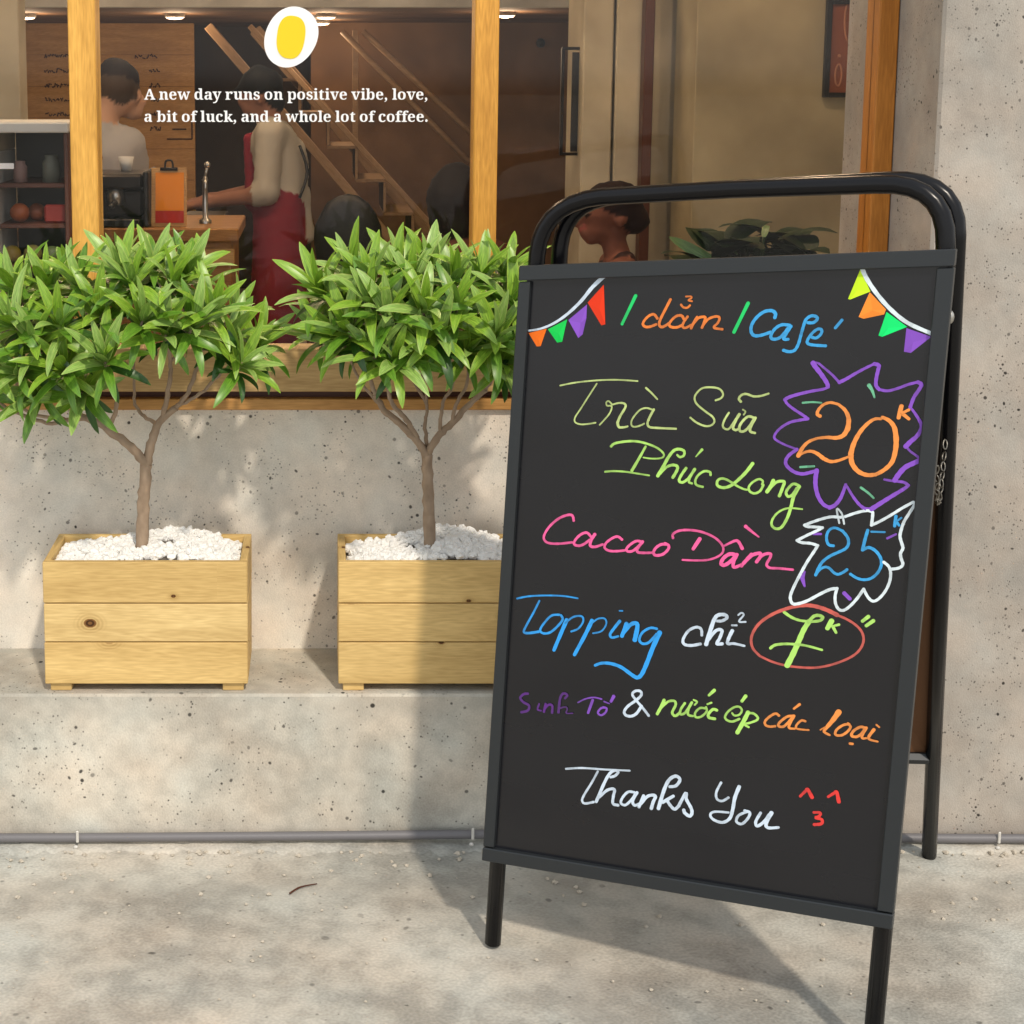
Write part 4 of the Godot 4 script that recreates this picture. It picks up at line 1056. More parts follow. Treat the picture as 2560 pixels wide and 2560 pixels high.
	# seated customer with bobbed black hair, seen from behind
	b = [
		[0.0, 1.15, 0.0, 0.0, 1.13, -0.02, 0.105, 0.10, 0], [-0.01, 1.10, 0.03, -0.01, 1.01, 0.03, 0.106, 0.095, 0], [-0.03, 1.10, -0.02, -0.03, 1.02, -0.02, 0.095, 0.085, 0],
		[0.0, 1.10, -0.07, 0.0, 1.06, -0.08, 0.06, 0.045, 1], [0.0, 1.02, 0.0, 0.0, 0.93, 0.02, 0.052, 0.058, 1],
		[-0.15, 0.87, 0.0, 0.15, 0.87, 0.0, 0.07, 0.07, 2], [0.0, 0.82, 0.0, 0.0, 0.55, 0.0, 0.15, 0.15, 2],
		[-0.17, 0.86, 0.0, -0.20, 0.62, -0.06, 0.052, 0.045, 2], [-0.20, 0.62, -0.06, -0.10, 0.58, -0.26, 0.038, 0.028, 1], [0.17, 0.86, 0.0, 0.20, 0.62, -0.06, 0.052, 0.045, 2], [0.20, 0.62, -0.06, 0.10, 0.58, -0.26, 0.038, 0.028, 1],
		[-0.08, 0.5, 0.0, -0.10, 0.48, -0.38, 0.085, 0.06, 3], [-0.10, 0.48, -0.38, -0.10, 0.07, -0.36, 0.055, 0.042, 3], [-0.10, 0.042, -0.36, -0.10, 0.04, -0.5, 0.042, 0.038, 3],
		[0.08, 0.5, 0.0, 0.10, 0.48, -0.38, 0.085, 0.06, 3], [0.10, 0.48, -0.38, 0.10, 0.07, -0.36, 0.055, 0.042, 3], [0.10, 0.042, -0.36, 0.10, 0.04, -0.5, 0.042, 0.038, 3]]
	b += hand_bones(Vector3(-0.10, 0.58, -0.26), Vector3(0.3, -0.1, -1), Vector3(1, 0, 0), 1)
	b += hand_bones(Vector3(0.10, 0.58, -0.26), Vector3(-0.3, -0.1, -1), Vector3(-1, 0, 0), 1)
	person("person with bobbed black hair seated behind the middle window post", Vector3(0.585, 0.0, -6.7), b, [Color(0.008, 0.006, 0.006), Color(0.25, 0.12, 0.08), Color(0.12, 0.045, 0.03), Color(0.03, 0.03, 0.04)], 0.015)
	# seated customer with tied-up dark hair and a dark strapped top, in profile
	var skin3 := Color(0.17, 0.065, 0.042)
	b = [
		[-0.02, 1.225, 0.0, 0.02, 1.225, 0.0, 0.078, 0.084, 0], [0.05, 1.19, 0.0, 0.085, 1.155, 0.0, 0.066, 0.058, 0], [0.02, 1.255, 0.02, -0.055, 1.245, 0.02, 0.045, 0.03, 0],
		[-0.045, 1.17, 0.0, -0.05, 1.13, 0.0, 0.07, 0.056, 1], [-0.122, 1.160, 0.0, -0.142, 1.140, 0.0, 0.013, 0.013, 1], [-0.09, 1.10, 0.0, -0.08, 1.085, 0.0, 0.028, 0.026, 1],
		[-0.103, 1.118, 0.0, -0.104, 1.118, 0.0, 0.016, 0.016, 3], [-0.10, 1.177, 0.032, -0.10, 1.177, 0.034, 0.010, 0.010, 0], [0.02, 1.155, 0.072, 0.02, 1.145, 0.072, 0.017, 0.013, 1],
		[0.0, 1.10, 0.0, 0.03, 1.0, 0.0, 0.046, 0.052, 1], [0.03, 0.97, -0.14, 0.03, 0.97, 0.14, 0.052, 0.052, 1],
		[0.03, 0.88, -0.05, 0.02, 0.56, -0.04, 0.115, 0.12, 2], [0.03, 0.88, 0.05, 0.02, 0.56, 0.04, 0.115, 0.12, 2], [0.02, 1.012, 0.10, 0.0, 0.95, 0.11, 0.024, 0.03, 2], [0.055, 1.015, 0.09, 0.10, 0.93, 0.09, 0.024, 0.03, 2],
		[0.04, 0.95, 0.17, 0.03, 0.70, 0.20, 0.048, 0.040, 1], [0.03, 0.70, 0.20, -0.20, 0.72, 0.12, 0.036, 0.026, 1], [0.04, 0.95, -0.17, 0.03, 0.70, -0.20, 0.048, 0.040, 1], [0.03, 0.70, -0.20, -0.20, 0.72, -0.12, 0.036, 0.026, 1],
		[0.0, 0.5, 0.08, -0.38, 0.48, 0.10, 0.085, 0.06, 4], [-0.38, 0.48, 0.10, -0.36, 0.07, 0.10, 0.055, 0.042, 4], [-0.36, 0.042, 0.10, -0.5, 0.04, 0.10, 0.042, 0.038, 4],
		[0.0, 0.5, -0.08, -0.38, 0.48, -0.10, 0.085, 0.06, 4], [-0.38, 0.48, -0.10, -0.36, 0.07, -0.10, 0.055, 0.042, 4], [-0.36, 0.042, -0.10, -0.5, 0.04, -0.10, 0.042, 0.038, 4]]
	b += hand_bones(Vector3(-0.20, 0.72, 0.12), Vector3(-1, 0, -0.3), Vector3(0, 0, -1), 1)
	b += hand_bones(Vector3(-0.20, 0.72, -0.12), Vector3(-1, 0, 0.3), Vector3(0, 0, 1), 1)
	var seated := person("person with tied-up dark hair and dark strapped top facing left behind the menu board handle", Vector3(1.075, 0.0, -5.8), b, [Color(0.014, 0.007, 0.006), skin3, Color(0.03, 0.012, 0.012), Color(0.25, 0.06, 0.05), Color(0.03, 0.03, 0.04)], 0.011)
	seated.scale = Vector3.ONE * 0.945

# ---------------------------------------------------------------- the café front
func upright(x0: float, x1: float, y0: float, y1: float, z0: float, z1: float) -> Transform3D:
	return Transform3D(Basis(Vector3.BACK, PI / 2), Vector3((x0 + x1) * 0.5, (y0 + y1) * 0.5, (z0 + z1) * 0.5))

func lettering(text: String, x0: float, x1: float, base_y: float, z: float, parent: Node3D, label: String) -> void:
	var f := SystemFont.new()
	f.font_names = PackedStringArray(["Droid Serif"])
	f.font_weight = 700
	var tm := TextMesh.new()
	tm.font = f
	tm.text = text
	tm.font_size = 48
	tm.pixel_size = 0.001
	tm.depth = 0.02
	tm.curve_step = 2.0
	tm.horizontal_alignment = HORIZONTAL_ALIGNMENT_LEFT
	var bb := tm.get_aabb()
	var s := (x1 - x0) / bb.size.x
	var tr := Transform3D(Basis.from_scale(Vector3(s, s, 0.03)), Vector3(x0 - bb.position.x * s, base_y, z))
	# bring the baseline to base_y: the deepest tail hangs below it by the comma or y
	tr.origin.y = base_y - (bb.position.y * s) - 0.0088
	part("lettering", tm, M.vinyl, parent, tr, label)

func oval(hw: float, hh: float, power: float, tilt: float, skew: float, depth: float) -> ArrayMesh:
	var st := st_new()
	var n := 48
	var p: Array[Vector3] = []
	for i in n:
		var a := TAU * i / n
		var x := signf(cos(a)) * pow(absf(cos(a)), power) * hw
		var y := signf(sin(a)) * pow(absf(sin(a)), power) * hh
		x *= 1.0 + skew * y / hh
		p.append(Vector3(x, y, 0).rotated(Vector3.BACK, tilt))
	for i in n:
		var a := p[i]
		var b := p[(i + 1) % n]
		var f := Vector3(0, 0, depth)
		tri(st, f, a + f, b + f, Vector3.BACK)
		quad(st, a, b, b + f, a + f, a + b)
	return done(st)

func make_front() -> void:
	var t := thing("cafe_front", "pale pitted concrete shop front with amber timber windows and a low ledge", "building")
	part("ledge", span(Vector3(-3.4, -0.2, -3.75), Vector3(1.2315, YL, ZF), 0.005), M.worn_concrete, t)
	part("lower_wall", span(Vector3(-3.4, YL - 0.05, -3.7), Vector3(1.2312, 0.8785, ZB)), M.concrete, t)
	part("pier", span(Vector3(1.232, -0.2, -3.75), Vector3(2.9, 4.2, ZF), 0.006), M.pier, t, Transform3D.IDENTITY, "plain concrete pier right of the window")
	part("pier", span(Vector3(-3.4, YL - 0.05, -3.75), Vector3(-2.7, 4.2, ZF - 0.003), 0.006), M.pier, t)
	part("upper_wall", span(Vector3(-2.7, 3.12, -3.75), Vector3(1.232, 4.2, ZF - 0.002), 0.006), M.concrete, t)
	part("window_sill", box(Vector3(3.93, 0.0245, 0.13), 0.002), M.sill, t, at(Vector3(-0.734, 0.8913, -3.502)))
	part("window_gap", box(Vector3(3.93, 0.0175, 0.1), 0.0), M.dark_wood, t, at(Vector3(-0.734, 0.9125, -3.515)))
	part("window_rail", box(Vector3(3.93, 0.0955, 0.075), 0.002), M.rail, t, at(Vector3(-0.734, 0.9693, -3.4675)))
	part("window_rail", box(Vector3(3.93, 0.08, 0.075), 0.002), M.amber, t, at(Vector3(-0.734, 3.08, -3.4675)))
	var posts := [[-0.530, -0.4725, M.amber], [0.333, 0.384, M.amber2], [1.1885, 1.2305, M.amber3], [-1.60, -1.545, M.amber], [-2.70, -2.645, M.amber]]
	for p in posts:
		part("window_post", box(Vector3(2.022, p[1] - p[0], 0.08), 0.0025), p[2], t, upright(p[0], p[1], 1.0175, 3.0395, ZW - 0.08, ZW))
	var edges := [[-2.645, -1.60], [-1.545, -0.530], [-0.4725, 0.333], [0.384, 1.1885]]
	for e in edges:
		part("window_pane", span(Vector3(e[0], 1.0175, -3.455), Vector3(e[1], 3.0395, -3.449)), M.glass, t)
	var egg := part("egg_emblem", oval(0.0545, 0.0665, 0.96, -0.5, 0.04, 0.0011), M.vinyl, t, at(Vector3(-0.058, 1.690, -3.4485)), "white egg sticker with yellow yolk on the glass")
	part("yolk", oval(0.0300, 0.0455, 0.80, -0.14, 0.04, 0.0011), M.yolk, egg, at(Vector3(0.0, 0.0, 0.0013)))
	lettering("A new day runs on positive vibe, love,", -0.374, 0.235, 1.559, -3.4478, t, "white slab lettering, upper line")
	lettering("a bit of luck, and a whole lot of coffee.", -0.374, 0.236, 1.514, -3.4478, t, "white slab lettering, lower line")
	# conduit along the foot of the wall
	var pipe := thing("wall_pipe", "thin grey plastic pipe clipped along the foot of the wall", "pipe", Vector3(0, 0.0, -3.16))
	var st := st_new(true)
	var pts: Array = []
	for q in [[-3.3, 0.021], [-1.6, 0.019], [-0.66, 0.0185], [0.0, 0.023], [0.45, 0.027], [1.0, 0.023], [1.45, 0.017], [2.8, 0.018]]:
		pts.append(Vector3(q[0], q[1], 0))
	tube(st, smooth_path(pts, 5), 0.0095, 12)
	part("tube", done(st), M.pvc, pipe)
	for q in [[-0.505, 0.0195], [0.325, 0.026], [1.43, 0.0175]]:
		st = st_new()
		bevel_box(st, at(Vector3(q[0], q[1] + 0.007, 0.0115)), Vector3(0.006, 0.026, 0.004), 0.0015)
		lump(st, Vector3(q[0] - 0.003, q[1] - 0.014, 0.015), Vector3(0.005, 0.004, 0.004), 3, 0.2, 8)
		part("clip", done(st), M.white_plastic, pipe)

# ---------------------------------------------------------------- the room behind the glass
func make_room() -> void:
	structure("floor", span(Vector3(-3.3, -0.15, -12.4), Vector3(2.8, 0.0, -3.76)), M.floor_tile)
	structure("ceiling", span(Vector3(-3.3, 3.2, -9.0), Vector3(2.8, 3.4, -3.76)), M.white_paint)
	structure("wall_left", span(Vector3(-3.5, 0.0, -12.4), Vector3(-3.3, 3.4, -3.76)), M.cream)
	structure("wall_right", span(Vector3(2.8, 0.0, -12.4), Vector3(3.0, 3.4, -3.76)), M.cream)
	structure("beam", span(Vector3(-3.3, 1.996, -9.0), Vector3(2.8, 3.4, -8.9)), M.white_paint)
	structure("ceiling_low", span(Vector3(-3.3, 2.0, -12.4), Vector3(2.8, 2.2, -9.0)), M.brown_ceiling)
	structure("wall_back", span(Vector3(-3.3, 0.0, -12.4), Vector3(2.8, 2.0, -12.2)), M.dark_wall)
	structure("wall_plaster", span(Vector3(-0.05, 0.0, -12.2), Vector3(2.8, 2.0, -11.4)), M.brown_wall)
	# timber wall with the menu on it
	var mw := thing("menu_wall", "warm timber wall with small dark menu writing behind the barista", "wall", Vector3(-1.7, 0, -11.45))
	for i in 9:
		part("board", box(Vector3(1.64, 0.2205, 0.05), 0.002), M.panel_wood, mw, at(Vector3(0, 0.11 + i * 0.222, 0)))
	rng.seed = 77
	for row in 6:
		for col in 2:
			var st := st_new()
			var x := -0.245 if col == 0 else (0.40 if row == 0 else 0.50)
			var n := 7 if col == 0 else (6 if row == 0 else 3)
			var y := 1.765 - row * 0.102
			for j in n:
				var p: Array = []
				for q in 5:
					p.append(Vector3(x + j * 0.027 + q * 0.0055, y + rng.randf_range(-0.017, 0.017), 0.028))
				tube(st, p, 0.0042, 4)
			part("menu_writing", done(st), M.ink, mw)
	var st := st_new()
	for e in [[Vector3(0.62, 1.18, 0.03), Vector3(0.80, 1.18, 0.03)], [Vector3(0.80, 1.18, 0.03), Vector3(0.80, 1.30, 0.03)], [Vector3(0.66, 1.25, 0.03), Vector3(0.76, 1.25, 0.03)]]:
		tube(st, e, 0.005, 4)
	part("menu_writing", done(st), M.ink, mw)
	# ceiling lamps
	for q in [[-1.781, -9.85, 0], [-0.873, -9.85, 1], [0.05, -9.85, 2], [0.02, -10.9, 3], [1.115, -9.61, 4], [-1.3, -5.2, 5], [0.1, -5.2, 6], [1.3, -4.9, 7], [-0.6, -7.2, 8]]:
		var high: bool = q[2] > 4      # the same fittings in the taller front room, above the picture
		var names := ["round ceiling lamp above the display cabinet, leftmost", "round ceiling lamp above the timber menu wall", "nearer of the two ceiling lamps beside the egg emblem", "farther of the two ceiling lamps beside the egg emblem", "round ceiling lamp right of the middle window post", "ceiling lamp of the front room above the display cabinet", "ceiling lamp of the front room above the middle window", "ceiling lamp of the front room above the right window", "ceiling lamp of the front room above the baristas"]
		var l := thing("ceiling_lamp", names[q[2]], "lamp", Vector3(q[0], 3.198 if high else 1.998, q[1]), "ceiling lamps")
		st = st_new(true)
		lathe(st, [Vector2(0.062, 0.0), Vector2(0.062, -0.020), Vector2(0.054, -0.024), Vector2(0.054, -0.021), Vector2(0.0, -0.021)], Vector3.ZERO, 24)
		part("housing", done(st), M.white_paint, l)
		st = st_new(true)
		lathe(st, [Vector2(0.052, -0.0215), Vector2(0.048, -0.030), Vector2(0.0, -0.034)], Vector3.ZERO, 24)
		var g := mat(rgb8(255, 226, 206), 0.5)
		g.emission_enabled = true
		g.emission = rgb8(255, 214, 190)
		g.emission_energy_multiplier = 2.2
		part("lamp_glow", done(st), g, l)
		var o := OmniLight3D.new()
		o.name = "lamp_light"
		o.position = Vector3(0, -0.06, 0)
		o.light_color = Color(1.0, 0.86, 0.70)
		o.light_energy = 0.88 if high else 0.19
		o.light_size = 0.05
		o.omni_range = 12.0
		o.omni_attenuation = 2.0
		o.shadow_enabled = true
		l.add_child(o)
	# stairs to the upper floor, rising to the left
	var s := thing("staircase", "brown open staircase rising to the left at the back", "staircase", Vector3(0.6, 0, -10.0))
	for e in [[Vector3(-1.28, 1.93, 0.03), Vector3(0.37, 0.005, 0.03), 0.056, 0.05], [Vector3(-1.023, 1.93, 0.025), Vector3(0.594, 0.17, 0.025), 0.036, 0.03], [Vector3(-1.02, 1.93, -0.72), Vector3(0.62, 0.02, -0.72), 0.085, 0.05]]:
		var d: Vector3 = e[1] - e[0]
		var tr := Transform3D(Basis(Vector3.BACK, atan2(d.y, d.x)), (e[0] + e[1]) * 0.5)
		part("stringer", box(Vector3(d.length(), e[2], e[3]), 0.004), M.stair_wood, s, tr)
	for i in 9:
		var x := -1.06 + i * 0.178
		var y := 1.60 - i * 0.2095
		part("tread", box(Vector3(0.19, 0.020, 0.68), 0.003), M.stair_wood, s, at(Vector3(x + 0.256, y, -0.34)))
		part("riser", box(Vector3(0.020, 0.186, 0.68), 0.002), M.dark_wall, s, at(Vector3(x + 0.346, y - 0.1045, -0.35)))
		part("riser_edge", box(Vector3(0.018, 0.186, 0.012), 0.002), M.stair_wood, s, at(Vector3(x + 0.346, y - 0.1045, -0.002)))
	for e in [[Vector3(-0.44, 1.92, -0.75), Vector3(0.42, 1.05, -0.75)], [Vector3(-0.30, 1.92, -0.75), Vector3(0.50, 1.18, -0.75)]]:
		st = st_new(true)
		tube(st, e, 0.020, 8)
		part("handrail", done(st), M.stair_wood, s)
	part("newel_post", span(Vector3(-0.37, 0.98, -0.79), Vector3(-0.33, 1.93, -0.75), 0.003), M.stair_wood, s)
	# partition on the right with its column, dark strip and panels
	var pw := thing("partition_wall", "pale plaster partition with a dark timber strip on the right inside", "wall", Vector3(1.6, 0, -6.4))
	part("column", span(Vector3(-0.545, 0, -0.4), Vector3(-0.425, 3.19, 0.0), 0.006), M.cream, pw)
	part("column", span(Vector3(-0.415, 0, -0.4), Vector3(-0.31, 3.19, 0.008), 0.006), M.cream, pw)
	part("timber_strip", span(Vector3(-0.322, 0, 0.03), Vector3(-0.284, 3.19, 0.10), 0.003), M.dark_wood, pw)
	part("panel", span(Vector3(-0.30, 0, -0.4), Vector3(-0.15, 3.19, -0.06), 0.004), M.cream, pw)
	part("panel", span(Vector3(-0.149, 0, -0.4), Vector3(-0.065, 3.19, -0.1), 0.004), M.tan, pw)
	part("panel", span(Vector3(-0.19, 0, 0.05), Vector3(1.19, 3.19, 0.4), 0.004), M.olive, pw)
	# framed poster on it, cut by the window frame
	var po := thing("framed_poster", "brown red poster in a black frame at the right window edge", "poster", Vector3(2.02, 1.715, -5.985))
	part("print", box(Vector3(0.235, 0.34, 0.012)), mat(rgb8(122, 66, 40), 0.5), po, at(Vector3(0, 0.0, 0)))
	for e in [[Vector3(0.02, 0.36, 0.024), Vector3(-0.1275, 0, 0.004)], [Vector3(0.02, 0.36, 0.024), Vector3(0.1275, 0, 0.004)], [Vector3(0.235, 0.018, 0.024), Vector3(0, -0.171, 0.004)], [Vector3(0.235, 0.018, 0.024), Vector3(0, 0.171, 0.004)]]:
		part("frame_rail", box(e[0], 0.002), M.black, po, at(e[1]))
	var pale := mat(rgb8(160, 108, 76), 0.6)
	for e in [[-0.045, 0.105, 0.024, 0.085], [-0.083, -0.028, 0.003, 0.004], [-0.083, -0.098, 0.012, 0.040]]:
		st = st_new(true)
		var ring: Array = []
		for k in 21:
			ring.append(Vector3(e[0] + cos(TAU * k / 20.0) * e[2], e[1] + sin(TAU * k / 20.0) * e[3], 0.0065))
		tube(st, ring, 0.004, 5, false)
		part("print_ring", done(st), pale, po)
	# narrow dark display frame standing off the column
	var df := thing("wall_display", "narrow black framed panel left of the pale column", "panel", Vector3(1.035, 1.51, -6.5))
	part("panel", box(Vector3(0.040, 0.40, 0.012)), M.black, df, at(Vector3(0.012, 0, 0)))
	for e in [[Vector3(0.012, 0.43, 0.03), Vector3(-0.046, 0, 0)], [Vector3(0.012, 0.43, 0.03), Vector3(0.045, 0.01, 0)], [Vector3(0.1, 0.012, 0.03), Vector3(0, -0.209, 0)], [Vector3(0.1, 0.012, 0.03), Vector3(0, 0.215, 0)]]:
		part("frame_rail", box(e[0], 0.002), M.dark_metal, df, at(e[1]))
	var cam := thing("wall_speaker", "small round black fitting high on the brown wall", "speaker", Vector3(1.571, 1.857, -11.38))
	st = st_new(true)
	lump(st, Vector3(0, 0, 0.01), Vector3(0.032, 0.034, 0.03), 1, 0.0, 14)
	part("shell", done(st), M.black, cam)
	st = st_new(true)
	tube(st, [Vector3(0, 0, -0.022), Vector3(0, 0, 0.0)], 0.018, 10)
	part("bracket", done(st), M.dark_metal, cam)
	make_bar()

func make_bar() -> void:
	var st: SurfaceTool
	var c := thing("bar_counter", "dark timber bar counter with an amber edge in front of the baristas", "counter", Vector3(-0.60, 0, -5.75))
	part("body", span(Vector3(-0.42, 0.0, -0.25), Vector3(0.30, 1.045, 0.25), 0.004), M.counter_wood, c)
	part("counter_top", span(Vector3(-0.46, 1.046, -0.27), Vector3(0.325, 1.092, 0.28), 0.005), M.counter_wood, c)
	part("edge_band", span(Vector3(-0.43, 0.96, 0.2505), Vector3(0.31, 1.02, 0.268), 0.003), M.panel_wood, c)
	# worktop behind it where the apron barista works
	var w := thing("worktop", "dark worktop the apron barista leans over", "worktop", Vector3(-0.68, 0, -7.45))
	part("body", span(Vector3(-0.5, 0.0, -0.3), Vector3(0.22, 0.93, 0.3), 0.004), M.counter_wood, w)
	part("counter_top", span(Vector3(-0.52, 0.931, -0.32), Vector3(0.24, 0.965, 0.32), 0.004), M.dark_metal, w)
	# espresso machine
	var e := thing("espresso_machine", "dark espresso machine on the bar counter by the left post", "coffee machine", Vector3(-0.745, 1.0925, -5.62))
	part("body", span(Vector3(-0.17, 0.03, -0.16), Vector3(0.135, 0.13, 0.06), 0.012), M.dark_metal, e)
	part("top_deck", span(Vector3(-0.175, 0.131, -0.17), Vector3(0.14, 0.185, 0.12), 0.01), M.dark_metal, e)
	part("drip_tray", span(Vector3(-0.16, 0.0, -0.14), Vector3(0.13, 0.029, 0.13), 0.004), M.black, e)
	part("side_panel", span(Vector3(0.141, 0.0, -0.17), Vector3(0.16, 0.195, 0.13), 0.006), M.black, e)
	part("side_panel", span(Vector3(-0.195, 0.0, -0.17), Vector3(-0.176, 0.195, 0.13), 0.006), M.black, e)
	for x in [-0.08, 0.04]:
		st = st_new(true)
		lathe(st, [Vector2(0.0, 0.0), Vector2(0.028, 0.0), Vector2(0.030, 0.03), Vector2(0.026, 0.055), Vector2(0.0, 0.055)], Vector3(x, 0.076, 0.085), 16)
		part("brew_head", done(st), M.steel, e)
		st = st_new(true)
		tube(st, [Vector3(x, 0.085, 0.10), Vector3(x, 0.078, 0.22)], [0.012, 0.009], 8)
		part("handle", done(st), M.black, e)
	for x in [-0.12, -0.05, 0.06]:
		st = st_new(true)
		lathe(st, [Vector2(0.0, 0.0), Vector2(0.018, 0.0), Vector2(0.028, 0.05), Vector2(0.026, 0.05), Vector2(0.017, 0.005), Vector2(0.0, 0.005)], Vector3.ZERO, 14)
		var cup := thing("coffee_cup", ["white cup on the espresso machine, nearest the post", "white cup in the middle of the espresso machine top", "white cup on the right end of the espresso machine"][[-0.12, -0.05, 0.06].find(x)], "cup", Vector3(-0.745 + x, 1.2778, -5.69), "cups on the espresso machine")
		part("bowl", done(st), M.white_plastic if x > 0 else M.dark_wood, cup)
	# orange clipboard menu
	var k := thing("clipboard_menu", "orange clipboard menu with a red band standing on the counter", "menu", Vector3(-0.520, 1.0935, -5.53))
	var lean := Transform3D(Basis(Vector3.RIGHT, -0.16), Vector3(0, 0.0, 0))
	part("backing", span(Vector3(-0.062, 0.0, -0.006), Vector3(0.062, 0.205, 0.0), 0.001), M.panel_wood, k, lean)
	part("sheet", span(Vector3(-0.047, 0.055, 0.0005), Vector3(0.052, 0.188, 0.0022)), mat(rgb8(228, 134, 16), 0.7), k, lean, "orange printed sheet")
	part("red_band", span(Vector3(-0.047, 0.012, 0.0005), Vector3(0.052, 0.054, 0.0022)), mat(rgb8(170, 28, 14), 0.7), k, lean)
	st = st_new(true)
	tube(st, [Vector3(-0.03, 0.20, 0.004), Vector3(0.03, 0.20, 0.004)], 0.006, 8)
	tube(st, smooth_path([Vector3(-0.014, 0.203, 0.004), Vector3(-0.010, 0.228, 0.004), Vector3(0.010, 0.228, 0.004), Vector3(0.014, 0.203, 0.004)], 4), 0.004, 6)
	part("clip", done(st), M.dark_metal, k, lean)
	part("prop", span(Vector3(-0.01, 0.0, -0.075), Vector3(0.01, 0.012, -0.02)), M.dark_metal, k)
	# tap
	var tp := thing("counter_tap", "slim chrome tap beside the clipboard menu", "tap", Vector3(-0.402, 1.0925, -5.66))
	st = st_new(true)
	lathe(st, [Vector2(0.022, 0.0), Vector2(0.022, 0.012), Vector2(0.010, 0.02), Vector2(0.009, 0.15), Vector2(0.013, 0.155), Vector2(0.0, 0.165)], Vector3.ZERO, 14)
	part("column", done(st), M.steel, tp)
	st = st_new(true)
	tube(st, smooth_path([Vector3(0, 0.15, 0), Vector3(0.004, 0.165, 0.03), Vector3(0.006, 0.15, 0.06), Vector3(0.006, 0.125, 0.065)], 4), 0.007, 8)
	part("spout", done(st), M.steel, tp)
	st = st_new(true)
	tube(st, [Vector3(0, 0.16, 0), Vector3(0.008, 0.20, 0.0)], [0.005, 0.006], 8)
	lump(st, Vector3(0.009, 0.208, 0), Vector3(0.012, 0.012, 0.012), 1, 0.0, 10)
	part("lever", done(st), M.steel, tp)
	# display cabinet at the left edge
	var dc := thing("display_cabinet", "display cabinet with pale top and coloured goods at the left edge", "cabinet", Vector3(-0.93, 0, -5.0))
	part("side_panel", span(Vector3(-0.40, 0.0, -0.2), Vector3(-0.055, 1.38, 0.15), 0.004), M.white_paint, dc)
	part("back_panel", span(Vector3(-0.054, 0.0, -0.22), Vector3(0.17, 1.44, -0.2)), M.black, dc)
	part("side_panel", span(Vector3(0.155, 0.0, -0.199), Vector3(0.17, 1.44, 0.14), 0.003), M.dark_wood, dc)
	part("top_board", span(Vector3(-0.42, 1.441, -0.23), Vector3(0.175, 1.472, 0.17), 0.004), M.white_paint, dc)
	part("upper_panel", span(Vector3(-0.40, 1.3805, -0.2), Vector3(-0.055, 1.44, 0.15), 0.003), M.cream, dc)
	for y in [0.86, 1.02, 1.145, 1.27]:
		part("shelf", span(Vector3(-0.053, y, -0.199), Vector3(0.154, y + 0.014, 0.10), 0.002), M.dark_wood, dc)
	var goods := [["orange_fruit", "orange fruit on the cabinet shelf", rgb8(196, 92, 20), 0.0, 1.159, 0.05, 0.030], ["orange_fruit", "orange fruit behind on the cabinet shelf", rgb8(176, 84, 30), 0.045, 1.159, 0.0, 0.028], ["red_packet", "red packet on the cabinet shelf", rgb8(190, 40, 18), 0.115, 1.159, 0.06, 0.030], ["yellow_fruit", "yellow fruit at the corner of the cabinet", rgb8(190, 160, 40), -0.025, 1.034, 0.06, 0.027], ["lemon", "pale yellow lemon on the lower cabinet shelf", rgb8(150, 140, 60), 0.04, 1.034, 0.06, 0.028], ["lime", "green lime on the lower cabinet shelf", rgb8(110, 130, 70), 0.10, 1.034, 0.06, 0.026], ["pink_jar", "small pink jar on the upper cabinet shelf", rgb8(190, 150, 140), 0.005, 1.284, 0.05, 0.022], ["pale_jar", "small pale jar on the upper cabinet shelf", rgb8(130, 135, 120), 0.10, 1.284, 0.04, 0.028]]
	for g in goods:
		var o := thing(g[0], g[1], "jar" if g[0].ends_with("jar") else ("packet" if g[0].ends_with("packet") else "fruit"), Vector3(-0.93 + g[3], g[4] + 0.0005, -5.0 + g[5]))
		st = st_new(true)
		if g[0].ends_with("jar"):
			lathe(st, [Vector2(0.0, 0.0), Vector2(g[6], 0.0), Vector2(g[6], g[6] * 2.2), Vector2(g[6] * 0.7, g[6] * 2.6), Vector2(g[6] * 0.75, g[6] * 3.0), Vector2(0.0, g[6] * 3.0)], Vector3.ZERO, 14)
		elif g[0].ends_with("packet"):
			st = st_new()
			bevel_box(st, at(Vector3(0, 0.028, 0)), Vector3(0.07, 0.056, 0.03), 0.006)
		else:
			lump(st, Vector3(0, g[6], 0), Vector3(g[6] * 1.06, g[6], g[6]), 5, 0.06, 14)
		part("body", done(st), mat(g[2].darkened(0.35), 0.6), o)
	var pb := thing("price_strip", "white price strip on the cabinet side", "label", Vector3(-0.952, 1.34, -4.846))
	part("strip", box(Vector3(0.055, 0.018, 0.004), 0.001), M.vinyl, pb)
	# column behind the cabinet
	structure("column", span(Vector3(-1.20, 0.0, -6.1), Vector3(-1.105, 3.19, -5.95), 0.004), M.cream)
	# chair beside the apron barista
	var ch := thing("dark_chair", "black rounded chair back right of the wine red apron", "chair", Vector3(0.13, 0, -7.0))
	st = st_new(true)
	lump(st, Vector3(0, 0.90, 0.10), Vector3(0.15, 0.21, 0.035), 2, 0.05, 18)
	part("backrest", done(st), M.black, ch)
	st = st_new(true)
	lump(st, Vector3(0, 0.47, -0.1), Vector3(0.21, 0.045, 0.20), 2, 0.03, 18)
	part("seat", done(st), M.black, ch)
	for q in [[-0.16, 0.06], [0.16, 0.06], [-0.16, -0.25], [0.16, -0.25]]:
		st = st_new(true)
		tube(st, [Vector3(q[0] * 1.1, 0.0, q[1]), Vector3(q[0], 0.72 if q[1] > 0 else 0.45, q[1] + (0.03 if q[1] > 0 else 0.0))], 0.014, 8)
		part("leg", done(st), M.dark_wood, ch)
	# plant standing inside the right window
	var ip := thing("indoor_plant", "dark broad-leaved plant inside the right window above the menu board", "plant", Vector3(1.19, 0.0, -4.3))
	st = st_new(true)
